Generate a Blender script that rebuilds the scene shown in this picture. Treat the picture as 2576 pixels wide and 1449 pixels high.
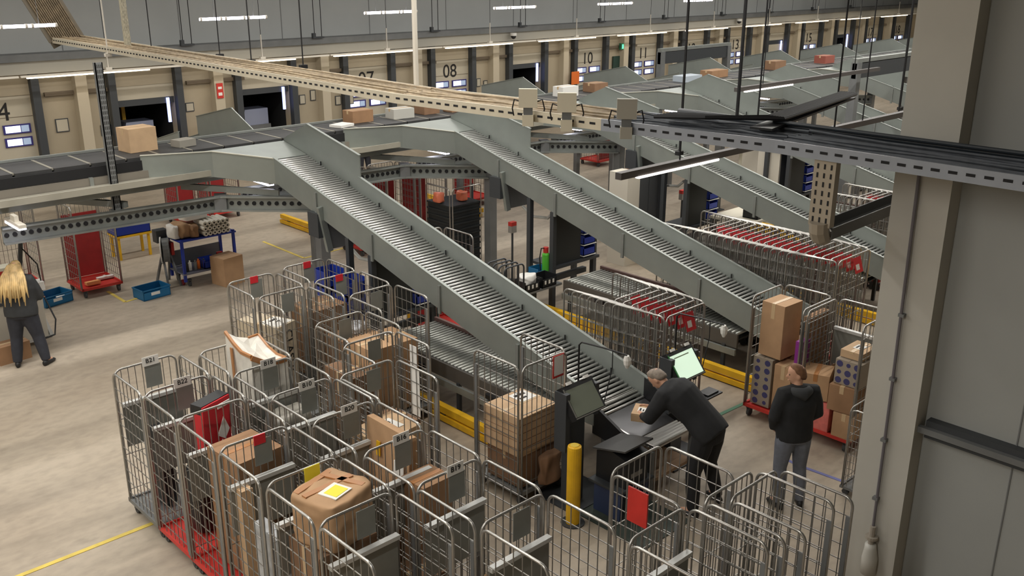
import bpy, math, random
from mathutils import Vector, Matrix
random.seed(7)
S = bpy.context.scene
C = S.collection
for o in list(bpy.data.objects):
    bpy.data.objects.remove(o, do_unlink=True)
R = math.radians
# ------------------------------------------------------------------ camera
cd = bpy.data.cameras.new('camera'); cam = bpy.data.objects.new('camera', cd); C.objects.link(cam)
cd.sensor_width = 36.0; cd.lens = 2391.7 / 2576 * 36.0; cd.clip_start = 0.05; cd.clip_end = 300
pt, yw, rl = R(18.763), R(46.445), R(0.134)
fw = Vector((math.cos(pt)*math.cos(yw), math.cos(pt)*math.sin(yw), -math.sin(pt)))
rt = Vector((math.sin(yw), -math.cos(yw), 0)); up = rt.cross(fw)
r2 = rt*math.cos(rl) + up*math.sin(rl); u2 = -rt*math.sin(rl) + up*math.cos(rl)
cam.matrix_world = Matrix(((r2.x, u2.x, -fw.x, 0), (r2.y, u2.y, -fw.y, 0), (r2.z, u2.z, -fw.z, 6.1), (0, 0, 0, 1)))
S.camera = cam
# ------------------------------------------------------------------ world, lights, exposure
W = bpy.data.worlds.new('hall_air'); S.world = W; W.use_nodes = True
W.node_tree.nodes['Background'].inputs[0].default_value = (0.80, 0.86, 0.95, 1)
W.node_tree.nodes['Background'].inputs[1].default_value = 0.10
S.view_settings.view_transform = 'Standard'; S.view_settings.look = 'None'
S.view_settings.gamma = 1.0; S.view_settings.use_curve_mapping = False
S.view_settings.exposure = 0.0
def area(name, loc, sx, sy, watt, col=(1, 0.965, 0.91), rot=(0, 0, 0)):
    l = bpy.data.lights.new(name, 'AREA'); l.shape = 'RECTANGLE'; l.size = sx; l.size_y = sy
    l.energy = watt; l.color = col
    o = bpy.data.objects.new(name, l); o.location = loc; o.rotation_euler = rot; C.objects.link(o)
    return o
# unseen luminaire rows under the roof; short one added to brighten column and partition
for lx, ln, ly, w in ((31, 34, 3.5, 700), (-3, 10, 3.5, 420), (20, 56, 9.0, 1850), (20, 56, 13.4, 1750), (20, 56, 20.0, 1700)):
    area('unseen_light_row', (lx, ly, 7.6), ln, 0.3, w)
area('dock_light_row', (30, 25.3, 3.75), 56, 0.12, 170, (1, 0.93, 0.80))
# ------------------------------------------------------------------ materials
def lin(c):
    return tuple(((v/255)/12.92 if v/255 <= 0.04045 else ((v/255+0.055)/1.055)**2.4) for v in c)
MT = {}
def mat(name, col, rough=0.6, metal=0.0, var=0.0, scale=6.0, emit=0.0, alpha=1.0, bump=0.0, stretch=(1, 1, 1), spec=0.5):
    if name in MT: return MT[name]
    m = bpy.data.materials.new(name); m.use_nodes = True; nt = m.node_tree; b = nt.nodes['Principled BSDF']
    c = lin(col) + (1,)
    b.inputs['Base Color'].default_value = c; b.inputs['Roughness'].default_value = rough
    b.inputs['Metallic'].default_value = metal; b.inputs['Specular IOR Level'].default_value = spec
    if var > 0 or bump > 0:
        tc = nt.nodes.new('ShaderNodeTexCoord'); mp = nt.nodes.new('ShaderNodeMapping'); mp.inputs['Scale'].default_value = stretch
        nz = nt.nodes.new('ShaderNodeTexNoise'); nz.inputs['Scale'].default_value = scale; nz.inputs['Detail'].default_value = 5
        nt.links.new(tc.outputs['Object'], mp.inputs[0]); nt.links.new(mp.outputs[0], nz.inputs['Vector'])
        if var > 0:
            rp = nt.nodes.new('ShaderNodeValToRGB')
            rp.color_ramp.elements[0].position = 0.3; rp.color_ramp.elements[1].position = 0.7
            rp.color_ramp.elements[0].color = tuple(max(0, v*(1-var)) for v in c[:3]) + (1,)
            rp.color_ramp.elements[1].color = tuple(min(1, v*(1+var)) for v in c[:3]) + (1,)
            nt.links.new(nz.outputs['Fac'], rp.inputs[0]); nt.links.new(rp.outputs[0], b.inputs['Base Color'])
        if bump > 0:
            bp = nt.nodes.new('ShaderNodeBump'); bp.inputs['Strength'].default_value = bump; bp.inputs['Distance'].default_value = 0.02
            nt.links.new(nz.outputs['Fac'], bp.inputs['Height']); nt.links.new(bp.outputs[0], b.inputs['Normal'])
    if emit > 0:
        b.inputs['Emission Color'].default_value = c; b.inputs['Emission Strength'].default_value = emit
    if alpha < 1:
        b.inputs['Alpha'].default_value = alpha
    MT[name] = m
    return m
galv = mat('galvanised_sheet', (146, 152, 147), 0.4, 0.4, 0.05, 3)
galvd = mat('galvanised_beam', (142, 146, 142), 0.5, 0.4, 0.12, 3)
steel = mat('grey_painted_steel', (118, 120, 120), 0.5, 0.2, 0.1, 3)
steeld = mat('dark_painted_steel', (66, 69, 72), 0.5, 0.2)
chrome = mat('zinc_tube', (170, 168, 163), 0.28, 0.75, 0.08, 20)
wirem = mat('zinc_wire', (146, 144, 139), 0.35, 0.65)
rollm = mat('roller_steel', (226, 225, 222), 0.28, 0.55)
black = mat('black_plastic', (30, 31, 33), 0.45)
blackm = mat('matt_black', (22, 22, 24), 0.8)
rubber = mat('grey_rubber', (70, 70, 70), 0.8)
beltm = mat('sorter_carrier', (58, 58, 58), 0.6, 0.0, 0.2, 2)
cream = mat('cream_wall_panel', (166, 154, 132), 0.7, 0, 0.06, 1.2)
creamd = mat('cream_door_panel', (182, 174, 156), 0.55, 0, 0.04, 1.5)
greyw = mat('grey_wall_sheet', (166, 169, 168), 0.65, 0, 0.05, 0.7)
colm = mat('column_concrete', (184, 181, 172), 0.75, 0, 0.05, 1.5)
wallr = mat('grey_partition', (158, 160, 157), 0.7, 0, 0.04, 1.0)
red = mat('red_plastic', (196, 52, 44), 0.5, 0, 0.1, 6)
redd = mat('dark_red_panel', (150, 36, 36), 0.6, 0, 0.12, 6)
redtag = mat('red_tag', (205, 40, 50), 0.5)
blue = mat('blue_crate', (30, 54, 150), 0.45)
teal = mat('teal_blue_bin', (24, 104, 150), 0.5)
yellow = mat('yellow_paint', (226, 176, 28), 0.5, 0, 0.14, 4)
yellowl = mat('yellow_line_paint', (214, 190, 92), 0.7, 0, 0.15, 5)
white = mat('white_card', (232, 230, 224), 0.6)
greyplate = mat('grey_shelf_plate', (134, 136, 130), 0.5, 0.2, 0.08, 4)
shelfedge = mat('shelf_edge_zinc', (206, 207, 204), 0.4, 0.3)
card = [mat('cardboard_a', (182, 146, 110), 0.8, 0, 0.08, 5), mat('cardboard_b', (156, 120, 88), 0.8, 0, 0.1, 5),
        mat('cardboard_c', (196, 165, 130), 0.8, 0, 0.08, 5), mat('cardboard_d', (138, 106, 80), 0.8, 0, 0.1, 5)]
tapem = mat('brown_packing_tape', (172, 118, 70), 0.3)
tapec = mat('pale_packing_tape', (206, 178, 140), 0.25)
ink = mat('black_ink', (26, 24, 24), 0.7)
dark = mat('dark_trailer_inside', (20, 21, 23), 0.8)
lampm = mat('lamp_tube', (255, 246, 232), 0.5, emit=9)
lampc = mat('lamp_tube_cool', (240, 236, 255), 0.5, emit=14)
lampw = mat('daylit_door_pane', (226, 232, 255), 0.3, emit=1.5)
bluepane = mat('blue_edged_frame', (58, 54, 120), 0.4)
dgreen = mat('dark_green_door', (34, 58, 50), 0.5)
exitg = mat('exit_sign_green', (90, 220, 160), 0.5, emit=2.0)
denim = mat('grey_denim', (104, 108, 118), 0.85, 0, 0.15, 14)
denimd = mat('dark_trousers', (48, 50, 58), 0.85, 0, 0.12, 14)
cloth = mat('black_cloth', (30, 31, 33), 0.85, 0, 0.2, 10)
cloth2 = mat('charcoal_cloth', (52, 54, 56), 0.85, 0, 0.15, 10)
skin = mat('skin', (206, 158, 130), 0.55)
hairb = mat('blonde_hair', (206, 176, 120), 0.5, 0, 0.35, 18, stretch=(1, 1, 0.12), bump=0.5)
hairg = mat('grey_hair', (140, 128, 116), 0.7, 0, 0.25, 30)
hairr = mat('short_brown_hair', (120, 84, 58), 0.7, 0, 0.25, 30)
shoem = mat('shoe_leather', (28, 28, 30), 0.5)
# ------------------------------------------------------------------ mesh helpers
class M:
    def __init__(s): s.v = []; s.f = []
    def add(s, vs, fs):
        n = len(s.v); s.v += [tuple(v) for v in vs]; s.f += [tuple(i+n for i in f) for f in fs]; return s
    def box(s, x0, y0, z0, x1, y1, z1):
        return s.add([(x0,y0,z0),(x1,y0,z0),(x1,y1,z0),(x0,y1,z0),(x0,y0,z1),(x1,y0,z1),(x1,y1,z1),(x0,y1,z1)],
                     [(0,3,2,1),(4,5,6,7),(0,1,5,4),(1,2,6,5),(2,3,7,6),(3,0,4,7)])
    def cbox(s, c, d, rz=0.0, rx=0.0, ry=0.0):
        m = Matrix.Rotation(rz, 3, 'Z') @ Matrix.Rotation(ry, 3, 'Y') @ Matrix.Rotation(rx, 3, 'X')
        vs = [Vector(c) + m @ Vector((sx*d[0]/2, sy*d[1]/2, sz*d[2]/2)) for sz in (-1,1) for sx, sy in ((-1,-1),(1,-1),(1,1),(-1,1))]
        return s.add(vs, [(0,3,2,1),(4,5,6,7),(0,1,5,4),(1,2,6,5),(2,3,7,6),(3,0,4,7)])
    def bar(s, p, q, w, h, upv=(0, 0, 1)):
        p = Vector(p); q = Vector(q); d = (q-p).normalized(); u = Vector(upv)
        if abs(d.dot(u)) > 0.98: u = Vector((1, 0, 0))
        a = d.cross(u).normalized(); b = a.cross(d)
        vs = [c + a*(sx*w/2) + b*(sz*h/2) for c in (p, q) for sx, sz in ((-1,-1),(1,-1),(1,1),(-1,1))]
        return s.add(vs, [(0,1,2,3),(7,6,5,4),(0,4,5,1),(1,5,6,2),(2,6,7,3),(3,7,4,0)])
    def path(s, pts, r, n=8, closed=False):
        pts = [Vector(p) for p in pts]; N = len(pts); rings = []; pa = None
        for i, p in enumerate(pts):
            a = pts[(i-1) % N] if (closed or i > 0) else p; b = pts[(i+1) % N] if (closed or i < N-1) else p
            d = (b-a).normalized()
            if pa is None:
                u = Vector((0,0,1)) if abs(d.z) < 0.9 else Vector((1,0,0)); pa = d.cross(u).normalized()
            else: pa = (pa - d*pa.dot(d)).normalized()
            pb = d.cross(pa); rr = r[i] if isinstance(r, (list, tuple)) else r
            rings.append([p + pa*(rr*math.cos(2*math.pi*k/n)) + pb*(rr*math.sin(2*math.pi*k/n)) for k in range(n)])
        vs = [v for g in rings for v in g]; fs = []
        for i in range(N if closed else N-1):
            j = (i+1) % N
            for k in range(n): fs.append((i*n+k, i*n+(k+1) % n, j*n+(k+1) % n, j*n+k))
        if not closed: fs += [tuple(range(n))[::-1], tuple((N-1)*n+k for k in range(n))]
        return s.add(vs, fs)
    def cyl(s, p, q, r, n=12): return s.path([p, q], r, n)
    def prism(s, poly, axis, a, b):
        # poly: 2-D outline; axis 0: (y,z) extruded in x, 1: (x,z) in y, 2: (x,y) in z
        def P(u, v, w): return (w,u,v) if axis == 0 else ((u,w,v) if axis == 1 else (u,v,w))
        n = len(poly); vs = [P(u,v,a) for u,v in poly] + [P(u,v,b) for u,v in poly]
        fs = [tuple(range(n))[::-1], tuple(range(n, 2*n))] + [(i,(i+1) % n,n+(i+1) % n,n+i) for i in range(n)]
        return s.add(vs, fs)
    def loft(s, rings, n=14):
        # rings: (centre, u axis * radius, v axis * radius)
        vs = []
        for c, u, v in rings:
            c = Vector(c); u = Vector(u); v = Vector(v)
            vs += [c + u*math.cos(2*math.pi*k/n) + v*math.sin(2*math.pi*k/n) for k in range(n)]
        fs = []
        for i in range(len(rings)-1):
            for k in range(n): fs.append((i*n+k, i*n+(k+1) % n, (i+1)*n+(k+1) % n, (i+1)*n+k))
        m = (len(rings)-1)*n
        fs += [tuple(range(n))[::-1], tuple(m+k for k in range(n))]
        return s.add(vs, fs)
    def ball(s, c, r, nu=12, nv=8):
        if not isinstance(r, (list, tuple)): r = (r, r, r)
        rg = []
        for j in range(nv+1):
            t = math.pi*j/nv; q = max(math.sin(t), 0.02)
            rg.append(((c[0], c[1], c[2]-r[2]*math.cos(t)), (r[0]*q,0,0), (0,r[1]*q,0)))
        return s.loft(rg, nu)
    def build(s, name, m, parent=None, loc=None, smooth=False):
        me = bpy.data.meshes.new(name); me.from_pydata(s.v, [], s.f); me.update()
        import bmesh
        bm = bmesh.new(); bm.from_mesh(me); bmesh.ops.recalc_face_normals(bm, faces=bm.faces); bm.to_mesh(me); bm.free()
        if m: me.materials.append(m)
        if smooth:
            for p in me.polygons: p.use_smooth = True
        return link(name, me, parent, loc)
def link(name, me, parent=None, loc=None, rz=0.0):
    o = bpy.data.objects.new(name, me); C.objects.link(o); o.parent = parent
    if loc is not None: o.location = loc
    if rz: o.rotation_euler = (0, 0, rz)
    return o
def tag(o, label, cat, group=None, kind=None):
    o['label'] = label; o['category'] = cat
    if group: o['group'] = group
    if kind: o['kind'] = kind
    return o
def struct(o, label=None):
    o['kind'] = 'structure'
    if label: o['label'] = label
    return o
def empty(name, loc, label, cat, group=None, rz=0.0):
    o = bpy.data.objects.new(name, None); C.objects.link(o); o.location = loc; o.rotation_euler = (0, 0, rz)
    o.empty_display_size = 0.1
    return tag(o, label, cat, group)
def tree(o, parent=None):
    c = o.copy(); C.objects.link(c); c.parent = parent
    for ch in o.children: tree(ch, c)
    return c
def dup(o, loc, label, rz=None, group=None):
    c = tree(o); c.location = loc; c['label'] = label
    if rz is not None: c.rotation_euler = (0, 0, rz)
    if group: c['group'] = group
    return c
def text(body, size, m, parent, M4, name='lettering', extr=0.002):
    cu = bpy.data.curves.new('t', 'FONT'); cu.body = body; cu.size = size; cu.align_x = 'CENTER'; cu.align_y = 'CENTER'; cu.extrude = extr
    t = bpy.data.objects.new('t', cu); C.objects.link(t)
    bpy.context.view_layer.update()
    me = bpy.data.meshes.new_from_object(t.evaluated_get(bpy.context.evaluated_depsgraph_get()))
    bpy.data.objects.remove(t); bpy.data.curves.remove(cu)
    me.name = name; me.materials.clear(); me.materials.append(m)
    o = link(name, me, parent); o.matrix_local = M4
    return o
def frame(o, x, y, z=None):
    # matrix from origin and two in-plane axes
    x = Vector(x).normalized(); y = Vector(y).normalized(); z = x.cross(y)
    return Matrix(((x.x,y.x,z.x,o[0]),(x.y,y.y,z.y,o[1]),(x.z,y.z,z.z,o[2]),(0,0,0,1)))
def arc(c, r, a0, a1, n, f):
    return [f(c[0]+r*math.cos(a0+(a1-a0)*i/n), c[1]+r*math.sin(a0+(a1-a0)*i/n)) for i in range(n+1)]
def hoop(u0, u1, z0, z1, r, f):
    # inverted U with rounded top corners; f maps (u, z) to a point
    return [f(u0, z0)] + arc((u0+r, z1-r), r, math.pi, math.pi/2, 5, f) + arc((u1-r, z1-r), r, math.pi/2, 0, 5, f) + [f(u1, z0)]
# ------------------------------------------------------------------ floor
def floor_mat():
    m = bpy.data.materials.new('worn_concrete'); m.use_nodes = True; nt = m.node_tree; b = nt.nodes['Principled BSDF']
    N = nt.nodes.new; L = nt.links.new
    tc = N('ShaderNodeTexCoord')
    def noise(scale, sc, detail=6):
        mp = N('ShaderNodeMapping'); mp.inputs['Scale'].default_value = sc; L(tc.outputs['Object'], mp.inputs[0])
        n = N('ShaderNodeTexNoise'); n.inputs['Scale'].default_value = scale; n.inputs['Detail'].default_value = detail; L(mp.outputs[0], n.inputs['Vector']); return n.outputs['Fac']
    def ramp(src, p0, c0, p1, c1):
        r = N('ShaderNodeValToRGB'); r.color_ramp.elements[0].position = p0; r.color_ramp.elements[1].position = p1
        r.color_ramp.elements[0].color = c0; r.color_ramp.elements[1].color = c1; L(src, r.inputs[0]); return r.outputs[0]
    def mul(a, b_, fac=1.0):
        x = N('ShaderNodeMixRGB'); x.blend_type = 'MULTIPLY'; x.inputs[0].default_value = fac; L(a, x.inputs[1]); L(b_, x.inputs[2]); return x.outputs[0]
    base = ramp(noise(0.35, (1, 1, 1)), 0.3, lin((162, 148, 130)) + (1,), 0.7, lin((186, 174, 156)) + (1,))
    g = lambda v: (v, v, v, 1)
    tracks = ramp(noise(1.0, (0.07, 1.3, 1), 4), 0.36, g(0.60), 0.52, g(1))     # tyre tracks along the aisle
    fine = ramp(noise(9, (0.6, 1, 1)), 0.3, g(0.84), 0.6, g(1))
    spots = ramp(noise(2.2, (1, 1.4, 1), 8), 0.28, g(0.78), 0.40, g(1))
    L(mul(mul(mul(base, tracks, 0.55), fine), spots, 0.8), b.inputs['Base Color'])
    b.inputs['Roughness'].default_value = 0.55
    return m
struct(M().box(-9, -9, -0.1, 82, 42, 0).build('floor', floor_mat()), 'worn beige concrete hall floor with tyre tracks')
# ------------------------------------------------------------------ shell
docks = [(7.35, '04', 0), (11.26, '05', 1), (15.04, '06', 1), (18.9, '07', 0), (22.57, '08', 0), (26.35, '09', 1), (29.98, '10', 0),
         (33.6, '11', 0), (37.1, '12', 0), (40.65, '13', 0), (44.1, '14', 2), (47.5, '15', 0), (50.97, '16', 1), (54.35, '17', 0), (57.8, '18', 0)]
DW = 0.86
w = M(); xs = -9
for cx_, n, k in docks:
    w.box(xs, 27, 0, cx_-DW, 27.3, 3.9); xs = cx_+DW
    w.box(cx_-DW, 27, 2.86, cx_+DW, 27.3, 3.9)
w.box(xs, 27, 0, 82, 27.3, 3.9)
wb = struct(w.build('wall_back', cream), 'cream dock wall with numbered loading doors')
struct(M().box(-9, 27.0, 3.9, 82, 27.3, 9).build('wall_upper', greyw), 'grey sheeted upper wall above the dock girder')
for i in range(24):
    M().box(-4+i*3.3, 26.985, 3.92, -3.985+i*3.3, 27.0, 8.6).build('panel_joint', mat('joint_strip', (120, 122, 122), 0.7), bpy.data.objects['wall_upper'])  # grey strip along each sheet joint
struct(M().box(-9, -9, 9, 82, 27.3, 9.2).build('ceiling', greyw))
struct(M().box(-9.2, -9, 0, -9, 42, 9).build('wall_left', cream))
struct(M().box(-9, -9.2, 0, 82, -9, 9).build('wall_front', cream))
struct(M().box(82, -9, 0, 82.2, 42, 9).build('wall_right', cream))
g = M().box(-6, 26.55, 3.42, 70, 27.0, 3.74)
struct(g.build('trim_1', mat('girder_face', (164, 161, 151), 0.6)), 'pale girder above the loading doors')
struct(M().box(-6, 26.45, 3.74, 70, 27.0, 3.92).build('trim_2', steel), 'darker band along the top of the dock girder')  # darker grey box projecting along the girder top
for k, (x, h) in enumerate(((9.3, .5), (13.25, .32), (16.95, .3), (20.75, .25), (24.4, .25), (28.2, .25), (31.9, .2), (35.3, .2), (38.8, .2), (42.4, .2), (45.8, .2), (49.2, .2), (52.7, .2), (56, .2))):
    struct(M().box(x, 26.7, 0, x+.3, 27, 3.42).build('trim_%d' % (k+3), mat('white_pillar', (184, 173, 152), .7)), 'pale pillar on the dock wall')
    M().box(x-.75, 26.9, 2.78, x+1.1, 27, 2.88).build('lintel_strip', mat('brown_grey_strip', (120, 108, 92), .7), bpy.data.objects['trim_%d' % (k+3)])
def dock(cx_, num, k):
    closed = k != 1
    t = bpy.data.objects.new('door_%s' % int(num), None); C.objects.link(t); t.location = (cx_, 27, 0); struct(t)
    t['label'] = ('closed cream loading door numbered %s on the dock wall' if k == 0 else 'open dark loading door %s on the dock wall') % num
    for s in (-1, 1):
        M().box(s*(DW+.1)-.1, -.22, 0, s*(DW+.1)+.1, 0, 3.42).build('door_post', steeld, t)
    if closed:
        M().box(-DW, .04, 0 if k == 0 else 1.9, DW, .1, 2.86).build('door_leaf', creamd, t)
        for z in (0.62, 1.2, 2.3):
            if k == 0: M().box(-DW, .03, z, DW, .042, z+.015).build('panel_groove', mat('brown_grey_strip', (120, 108, 92)), t)
    if k == 0:
        text(num, .66, ink, t, frame((0, .03, 2.44), (1, 0, 0), (0, 0, 1)), 'door_number')
        for rz_ in (2.0, 1.66):
            for sx in ((-.42, .42) if num != '04' else (0.42,)):
                f = M().box(sx-.34, .0, rz_-.12, sx+.34, .05, rz_+.12).build('window_frame', bluepane, t)
                M().box(sx-.29, -.006, rz_-.085, sx+.08, .0, rz_+.085).build('pane', lampw, f)
                M().box(sx+.1, -.006, rz_-.085, sx+.29, .0, rz_+.085).build('pane', mat('dim_door_pane', (150, 166, 190), .3, emit=.6), f)
    if k:
        if k == 1: M().box(-DW, .02, 2.3+.18, DW, .1, 2.86).build('raised_leaf', creamd, t)
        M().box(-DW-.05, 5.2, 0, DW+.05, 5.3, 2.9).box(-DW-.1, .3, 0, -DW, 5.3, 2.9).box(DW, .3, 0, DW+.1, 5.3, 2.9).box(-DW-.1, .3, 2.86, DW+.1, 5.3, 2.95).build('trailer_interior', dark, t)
        M().box(-DW, .03, 2.30, DW, .08, 2.50).build('dark_header', steeld, t)
        M().box(.62, -.02, 1.75, .7, .03, 2.45).build('daylight_gap', mat('blue_daylight', (170, 180, 255), .5, emit=2.0), t)
for d in docks: dock(*d)
for cx_, n_ in ((11.26, '05'), (15.04, '06'), (26.35, '09')):
    t = empty('loading_conveyor', (cx_, 28.0, 0), 'pale blue grey loading conveyor standing in the open dock %s' % {'05': 'left of the red warning sign', '06': 'right of the red warning sign', '09': 'left of the orange placard'}[n_], 'conveyor')
    M().prism([(-.5, 1.25), (.45, 1.25), (.45, 1.75), (-.35, 1.75)], 1, -.3, .3).build('hood', mat('pale_blue_sheet', (150, 156, 176), .5), t)
    M().box(-.55, -.35, 1.05, .5, .35, 1.25).build('belt_frame', steel, t)
    for sx in (-.5, .42):
        for sy in (-.3, .25): M().box(sx, sy, 0, sx+.07, sy+.07, 1.05).build('leg', mat('pale_leg', (190, 190, 186)), t)
    M().box(-.2, .31, 1.3, -.1, .4, 2.2).build('yellow_post', yellow, t)
# exit door
t = bpy.data.objects.new('door_30', None); C.objects.link(t); t.location = (31.98, 26.98, 0); struct(t, 'dark green emergency exit door beside loading door 10')
M().box(-.5, -.06, 0, .5, 0, 2.45).build('door_leaf', dgreen, t); M().box(-.1, -.09, 1.5, .15, -.06, 1.7).build('door_pane', lampw, t)
t = empty('exit_sign', (31.98, 26.8, 2.72), 'small lit green exit sign above the dark emergency door', 'sign')
M().box(-.24, -.05, 0, .24, .05, .26).build('housing', mat('sign_housing', (40, 110, 80)), t)
M().box(-.16, -.06, .04, -.03, -.05, .22).box(.0, -.06, .04, .16, -.05, .22).build('pictogram', exitg, t)
# framed notices and signs on the wall
for k, (x, z, wd, hg) in enumerate(((8.9, 1.98, .34, .36), (10.05, 1.72, .3, .3), (12.55, 2.12, .26, .26), (13.0, 1.75, .22, .2), (16.35, 2.0, .22, .3), (16.75, 2.1, .2, .34), (17.7, 1.85, .22, .3), (18.2, 1.85, .22, .34), (23.9, 1.95, .2, .3), (24.25, 1.85, .2, .3), (23.6, 2.3, .2, .2))):
    t = empty('framed_notice', (x, 26.99, z), 'black framed paper notice on the cream dock wall, %s from the left' % ('first', 'second', 'third', 'fourth', 'fifth', 'sixth', 'seventh', 'eighth', 'ninth', 'tenth', 'eleventh')[k], 'notice')
    M().box(-wd/2, -.02, -hg/2, wd/2, 0, hg/2).build('frame', steeld, t); M().box(-wd/2+.025, -.025, -hg/2+.025, wd/2-.025, -.02, hg/2-.025).build('paper', creamd, t)
t = empty('warning_sign', (13.4, 26.69, 2.55), 'narrow red warning sign on the pale pillar between docks 05 and 06', 'sign')
M().box(-.1, -.02, -.22, .1, 0, .22).build('board', red, t); M().box(-.06, -.025, -.14, .06, -.02, -.05).box(-.06, -.025, .05, .06, -.02, .12).build('print', white, t)
for k, (x, z) in enumerate(((12.9, 1.2), (28.7, 1.55))):
    t = empty('orange_placard', (x, 26.5, 0), 'orange placard leaning at the dock wall %s' % ('below the red warning sign', 'left of loading door 10')[k], 'placard')
    M().box(-.22, 0, z, .22, .03, z+.5).build('board', mat('orange', (220, 110, 40)), t); M().box(-.03, .03, 0, .03, .06, z+.3).build('prop', steeld, t)
# right column and partition
cl = struct(M().box(8.4, 3.26, 0, 8.95, 3.78, 9).build('wall_column', colm), 'broad pale concrete column on the right')
struct(M().box(8.62, -9, 0, 8.85, 3.26, 9).build('wall_partition', wallr), 'grey panel partition running towards the camera')
M().box(8.612, 2.42, 0, 8.62, 2.432, 9).build('panel_joint', steel, bpy.data.objects['wall_partition'])
M().box(8.612, .9, 0, 8.62, .912, 9).build('panel_joint', steel, bpy.data.objects['wall_partition'])
t = empty('guard_rail', (8.62, 3.26, 1.9), 'dark grey steel guard rail bolted along the grey partition', 'rail')
M().box(-.1, -4.5, -.09, 0, -.05, .09).build('rail_beam', steeld, t); M().box(-.16, -4.5, -.03, -.1, .12, .03).build('rail_lip', steel, t)
t = empty('conduit_box', (8.4, 3.55, 0), 'grey electrical socket box hanging on conduit down the column', 'electrical box')
M().path([(-.035, -.045, .75), (-.035, -.03, 2.4), (-.035, .0, 4.6)], .016, 8).build('conduit', mat('conduit_grey', (104, 100, 104), .4), t)
for z in (1.05, 1.7, 2.35, 3.0): M().box(-.055, -.055, z, 0, .0, z+.03).build('clip', steel, t)
M().path([(-.05, -.06, .22), (-.05, -.06, .40), (-.05, -.055, .50), (-.05, -.05, .56)], [.075, .078, .06, .055], 14).build('socket_body', mat('socket_grey', (196, 194, 186), .4), t, smooth=True)
M().cyl((-.05, -.05, .62), (-.05, -.05, .65), .062, 14).cyl((-.05, -.05, .56), (-.05, -.05, .76), .03, 10).build('collar', mat('socket_lid', (160, 152, 140), .4), t)
# ------------------------------------------------------------------ dock light trunk and hall tubes
for i in range(13):
    x0 = 3.2+i*4.55
    t = empty('dock_light', (x0, 26.0, 3.4), 'long white linear dock lamp, %s along the dock wall from the left' % ('first', 'second', 'third', 'fourth', 'fifth', 'sixth', 'seventh', 'eighth', 'ninth', 'tenth', 'eleventh', 'twelfth', 'thirteenth')[i], 'lamp', 'linear lamps along the dock wall')
    M().box(0, -.05, 0, 4.5, .05, .05).build('trunk', mat('lamp_trunk', (214, 208, 196), .5), t); M().box(.15, -.045, -.035, 3.3, .045, 0).build('tube', mat('dock_tube', (255, 238, 206), .5, emit=5), t)
    M().bar((2.2, 0, .05), (2.2, 0, .75), .03, .03).box(2.12, -.06, .05, 2.28, .06, .12).build('hanger', mat('lamp_trunk', (214, 208, 196)), t)
    M().cyl((2.2, 0, .75), (2.2, 0, 5.4), .008, 5).build('wire', blackm, t)
for i in range(9):
    x0 = 4.9+i*3.86-(0.0 if i else .25)
    t = empty('hanging_tube', (x0, 18, 5.09), 'white fluorescent tube hung below the roof, %s from the left' % ('first', 'second', 'third', 'fourth', 'fifth', 'sixth', 'seventh', 'eighth', 'ninth')[i], 'lamp', 'tubes hung below the roof')
    M().cyl((0, 0, 0), (1.45, 0, 0), .028, 8).build('tube', lampc, t)
    for x in (.0, .42, .52, .92, 1.02, 1.41): M().cyl((x, 0, 0), (x+.04, 0, 0), .036, 8).build('clamp', mat('lamp_trunk', (214, 208, 196)), t)
    for x in (.3, 1.15): M().cyl((x, 0, .02), (x, 0, 3.9), .004, 4).build('wire', steel, t)
for i, x in enumerate((12.4, 16.71, 21.41, 25.62, 30.09, 34.24, 38.54, 42.56, 46.6, 50.6)):
    t = empty('girder_hanger', (x, 26.4, 3.92), 'pair of black suspension wires on the dock girder, %s from the left' % ('first', 'second', 'third', 'fourth', 'fifth', 'sixth', 'seventh', 'eighth', 'ninth', 'tenth')[i], 'hanger', 'suspension wires on the dock girder')
    M().box(-.2, -.05, 0, .2, .05, .05).box(-.2, -.05, .05, -.1, .05, .16).build('clip', steeld, t)
    for s in (-.12, .14): M().cyl((s, 0, .05), (s, 0, 5), .012, 5).build('wire', blackm, t)
for x, z in ((25.1, 3.6), (39.8, 3.6)):
    t = empty('dome_camera', (x, 26.35, z-.1), 'small dark dome camera under the dock girder near x %s' % ('dock 09' if x < 30 else 'dock 13'), 'camera')
    t['label'] = 'small dark dome camera under the dock girder, %s' % ('nearer one, right of door 08' if x < 30 else 'farther one, left of door 13')
    M().cyl((0, 0, .12), (0, 0, .22), .12, 12).build('mount', white, t); M().ball((0, 0, .1), .1).build('dome', black, t)
# floor markings
def line(pts, wd, m, label):
    mm = M()
    for a, b in zip(pts[:-1], pts[1:]): mm.bar((a[0], a[1], .003), (b[0], b[1], .003), wd, .006)
    return tag(mm.build('floor_line', m), label, 'floor marking')
line([(1.2, 9.72), (7.4, 9.74)], .06, yellowl, 'long yellow painted line on the floor under the front cages')
line([(6.42, 18.3), (6.42, 17.45), (7.2, 17.6)], .06, yellowl, 'yellow painted corner mark on the floor beside the red cage')
line([(10.46, 19.4), (10.44, 17.6), (12.4, 17.7)], .06, yellowl, 'yellow painted corner mark on the floor behind the first chute')
line([(10.3, 7.3), (10.62, 6.88), (11.4, 6.84)], .06, mat('green_line', (96, 140, 116), .7), 'green painted angle line on the floor behind the black workstation')
line([(10.2, 5.6), (10.17, 5.32), (10.24, 4.4)], .05, mat('blue_line', (112, 116, 168), .7), 'blue painted line on the floor behind the standing man')
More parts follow.
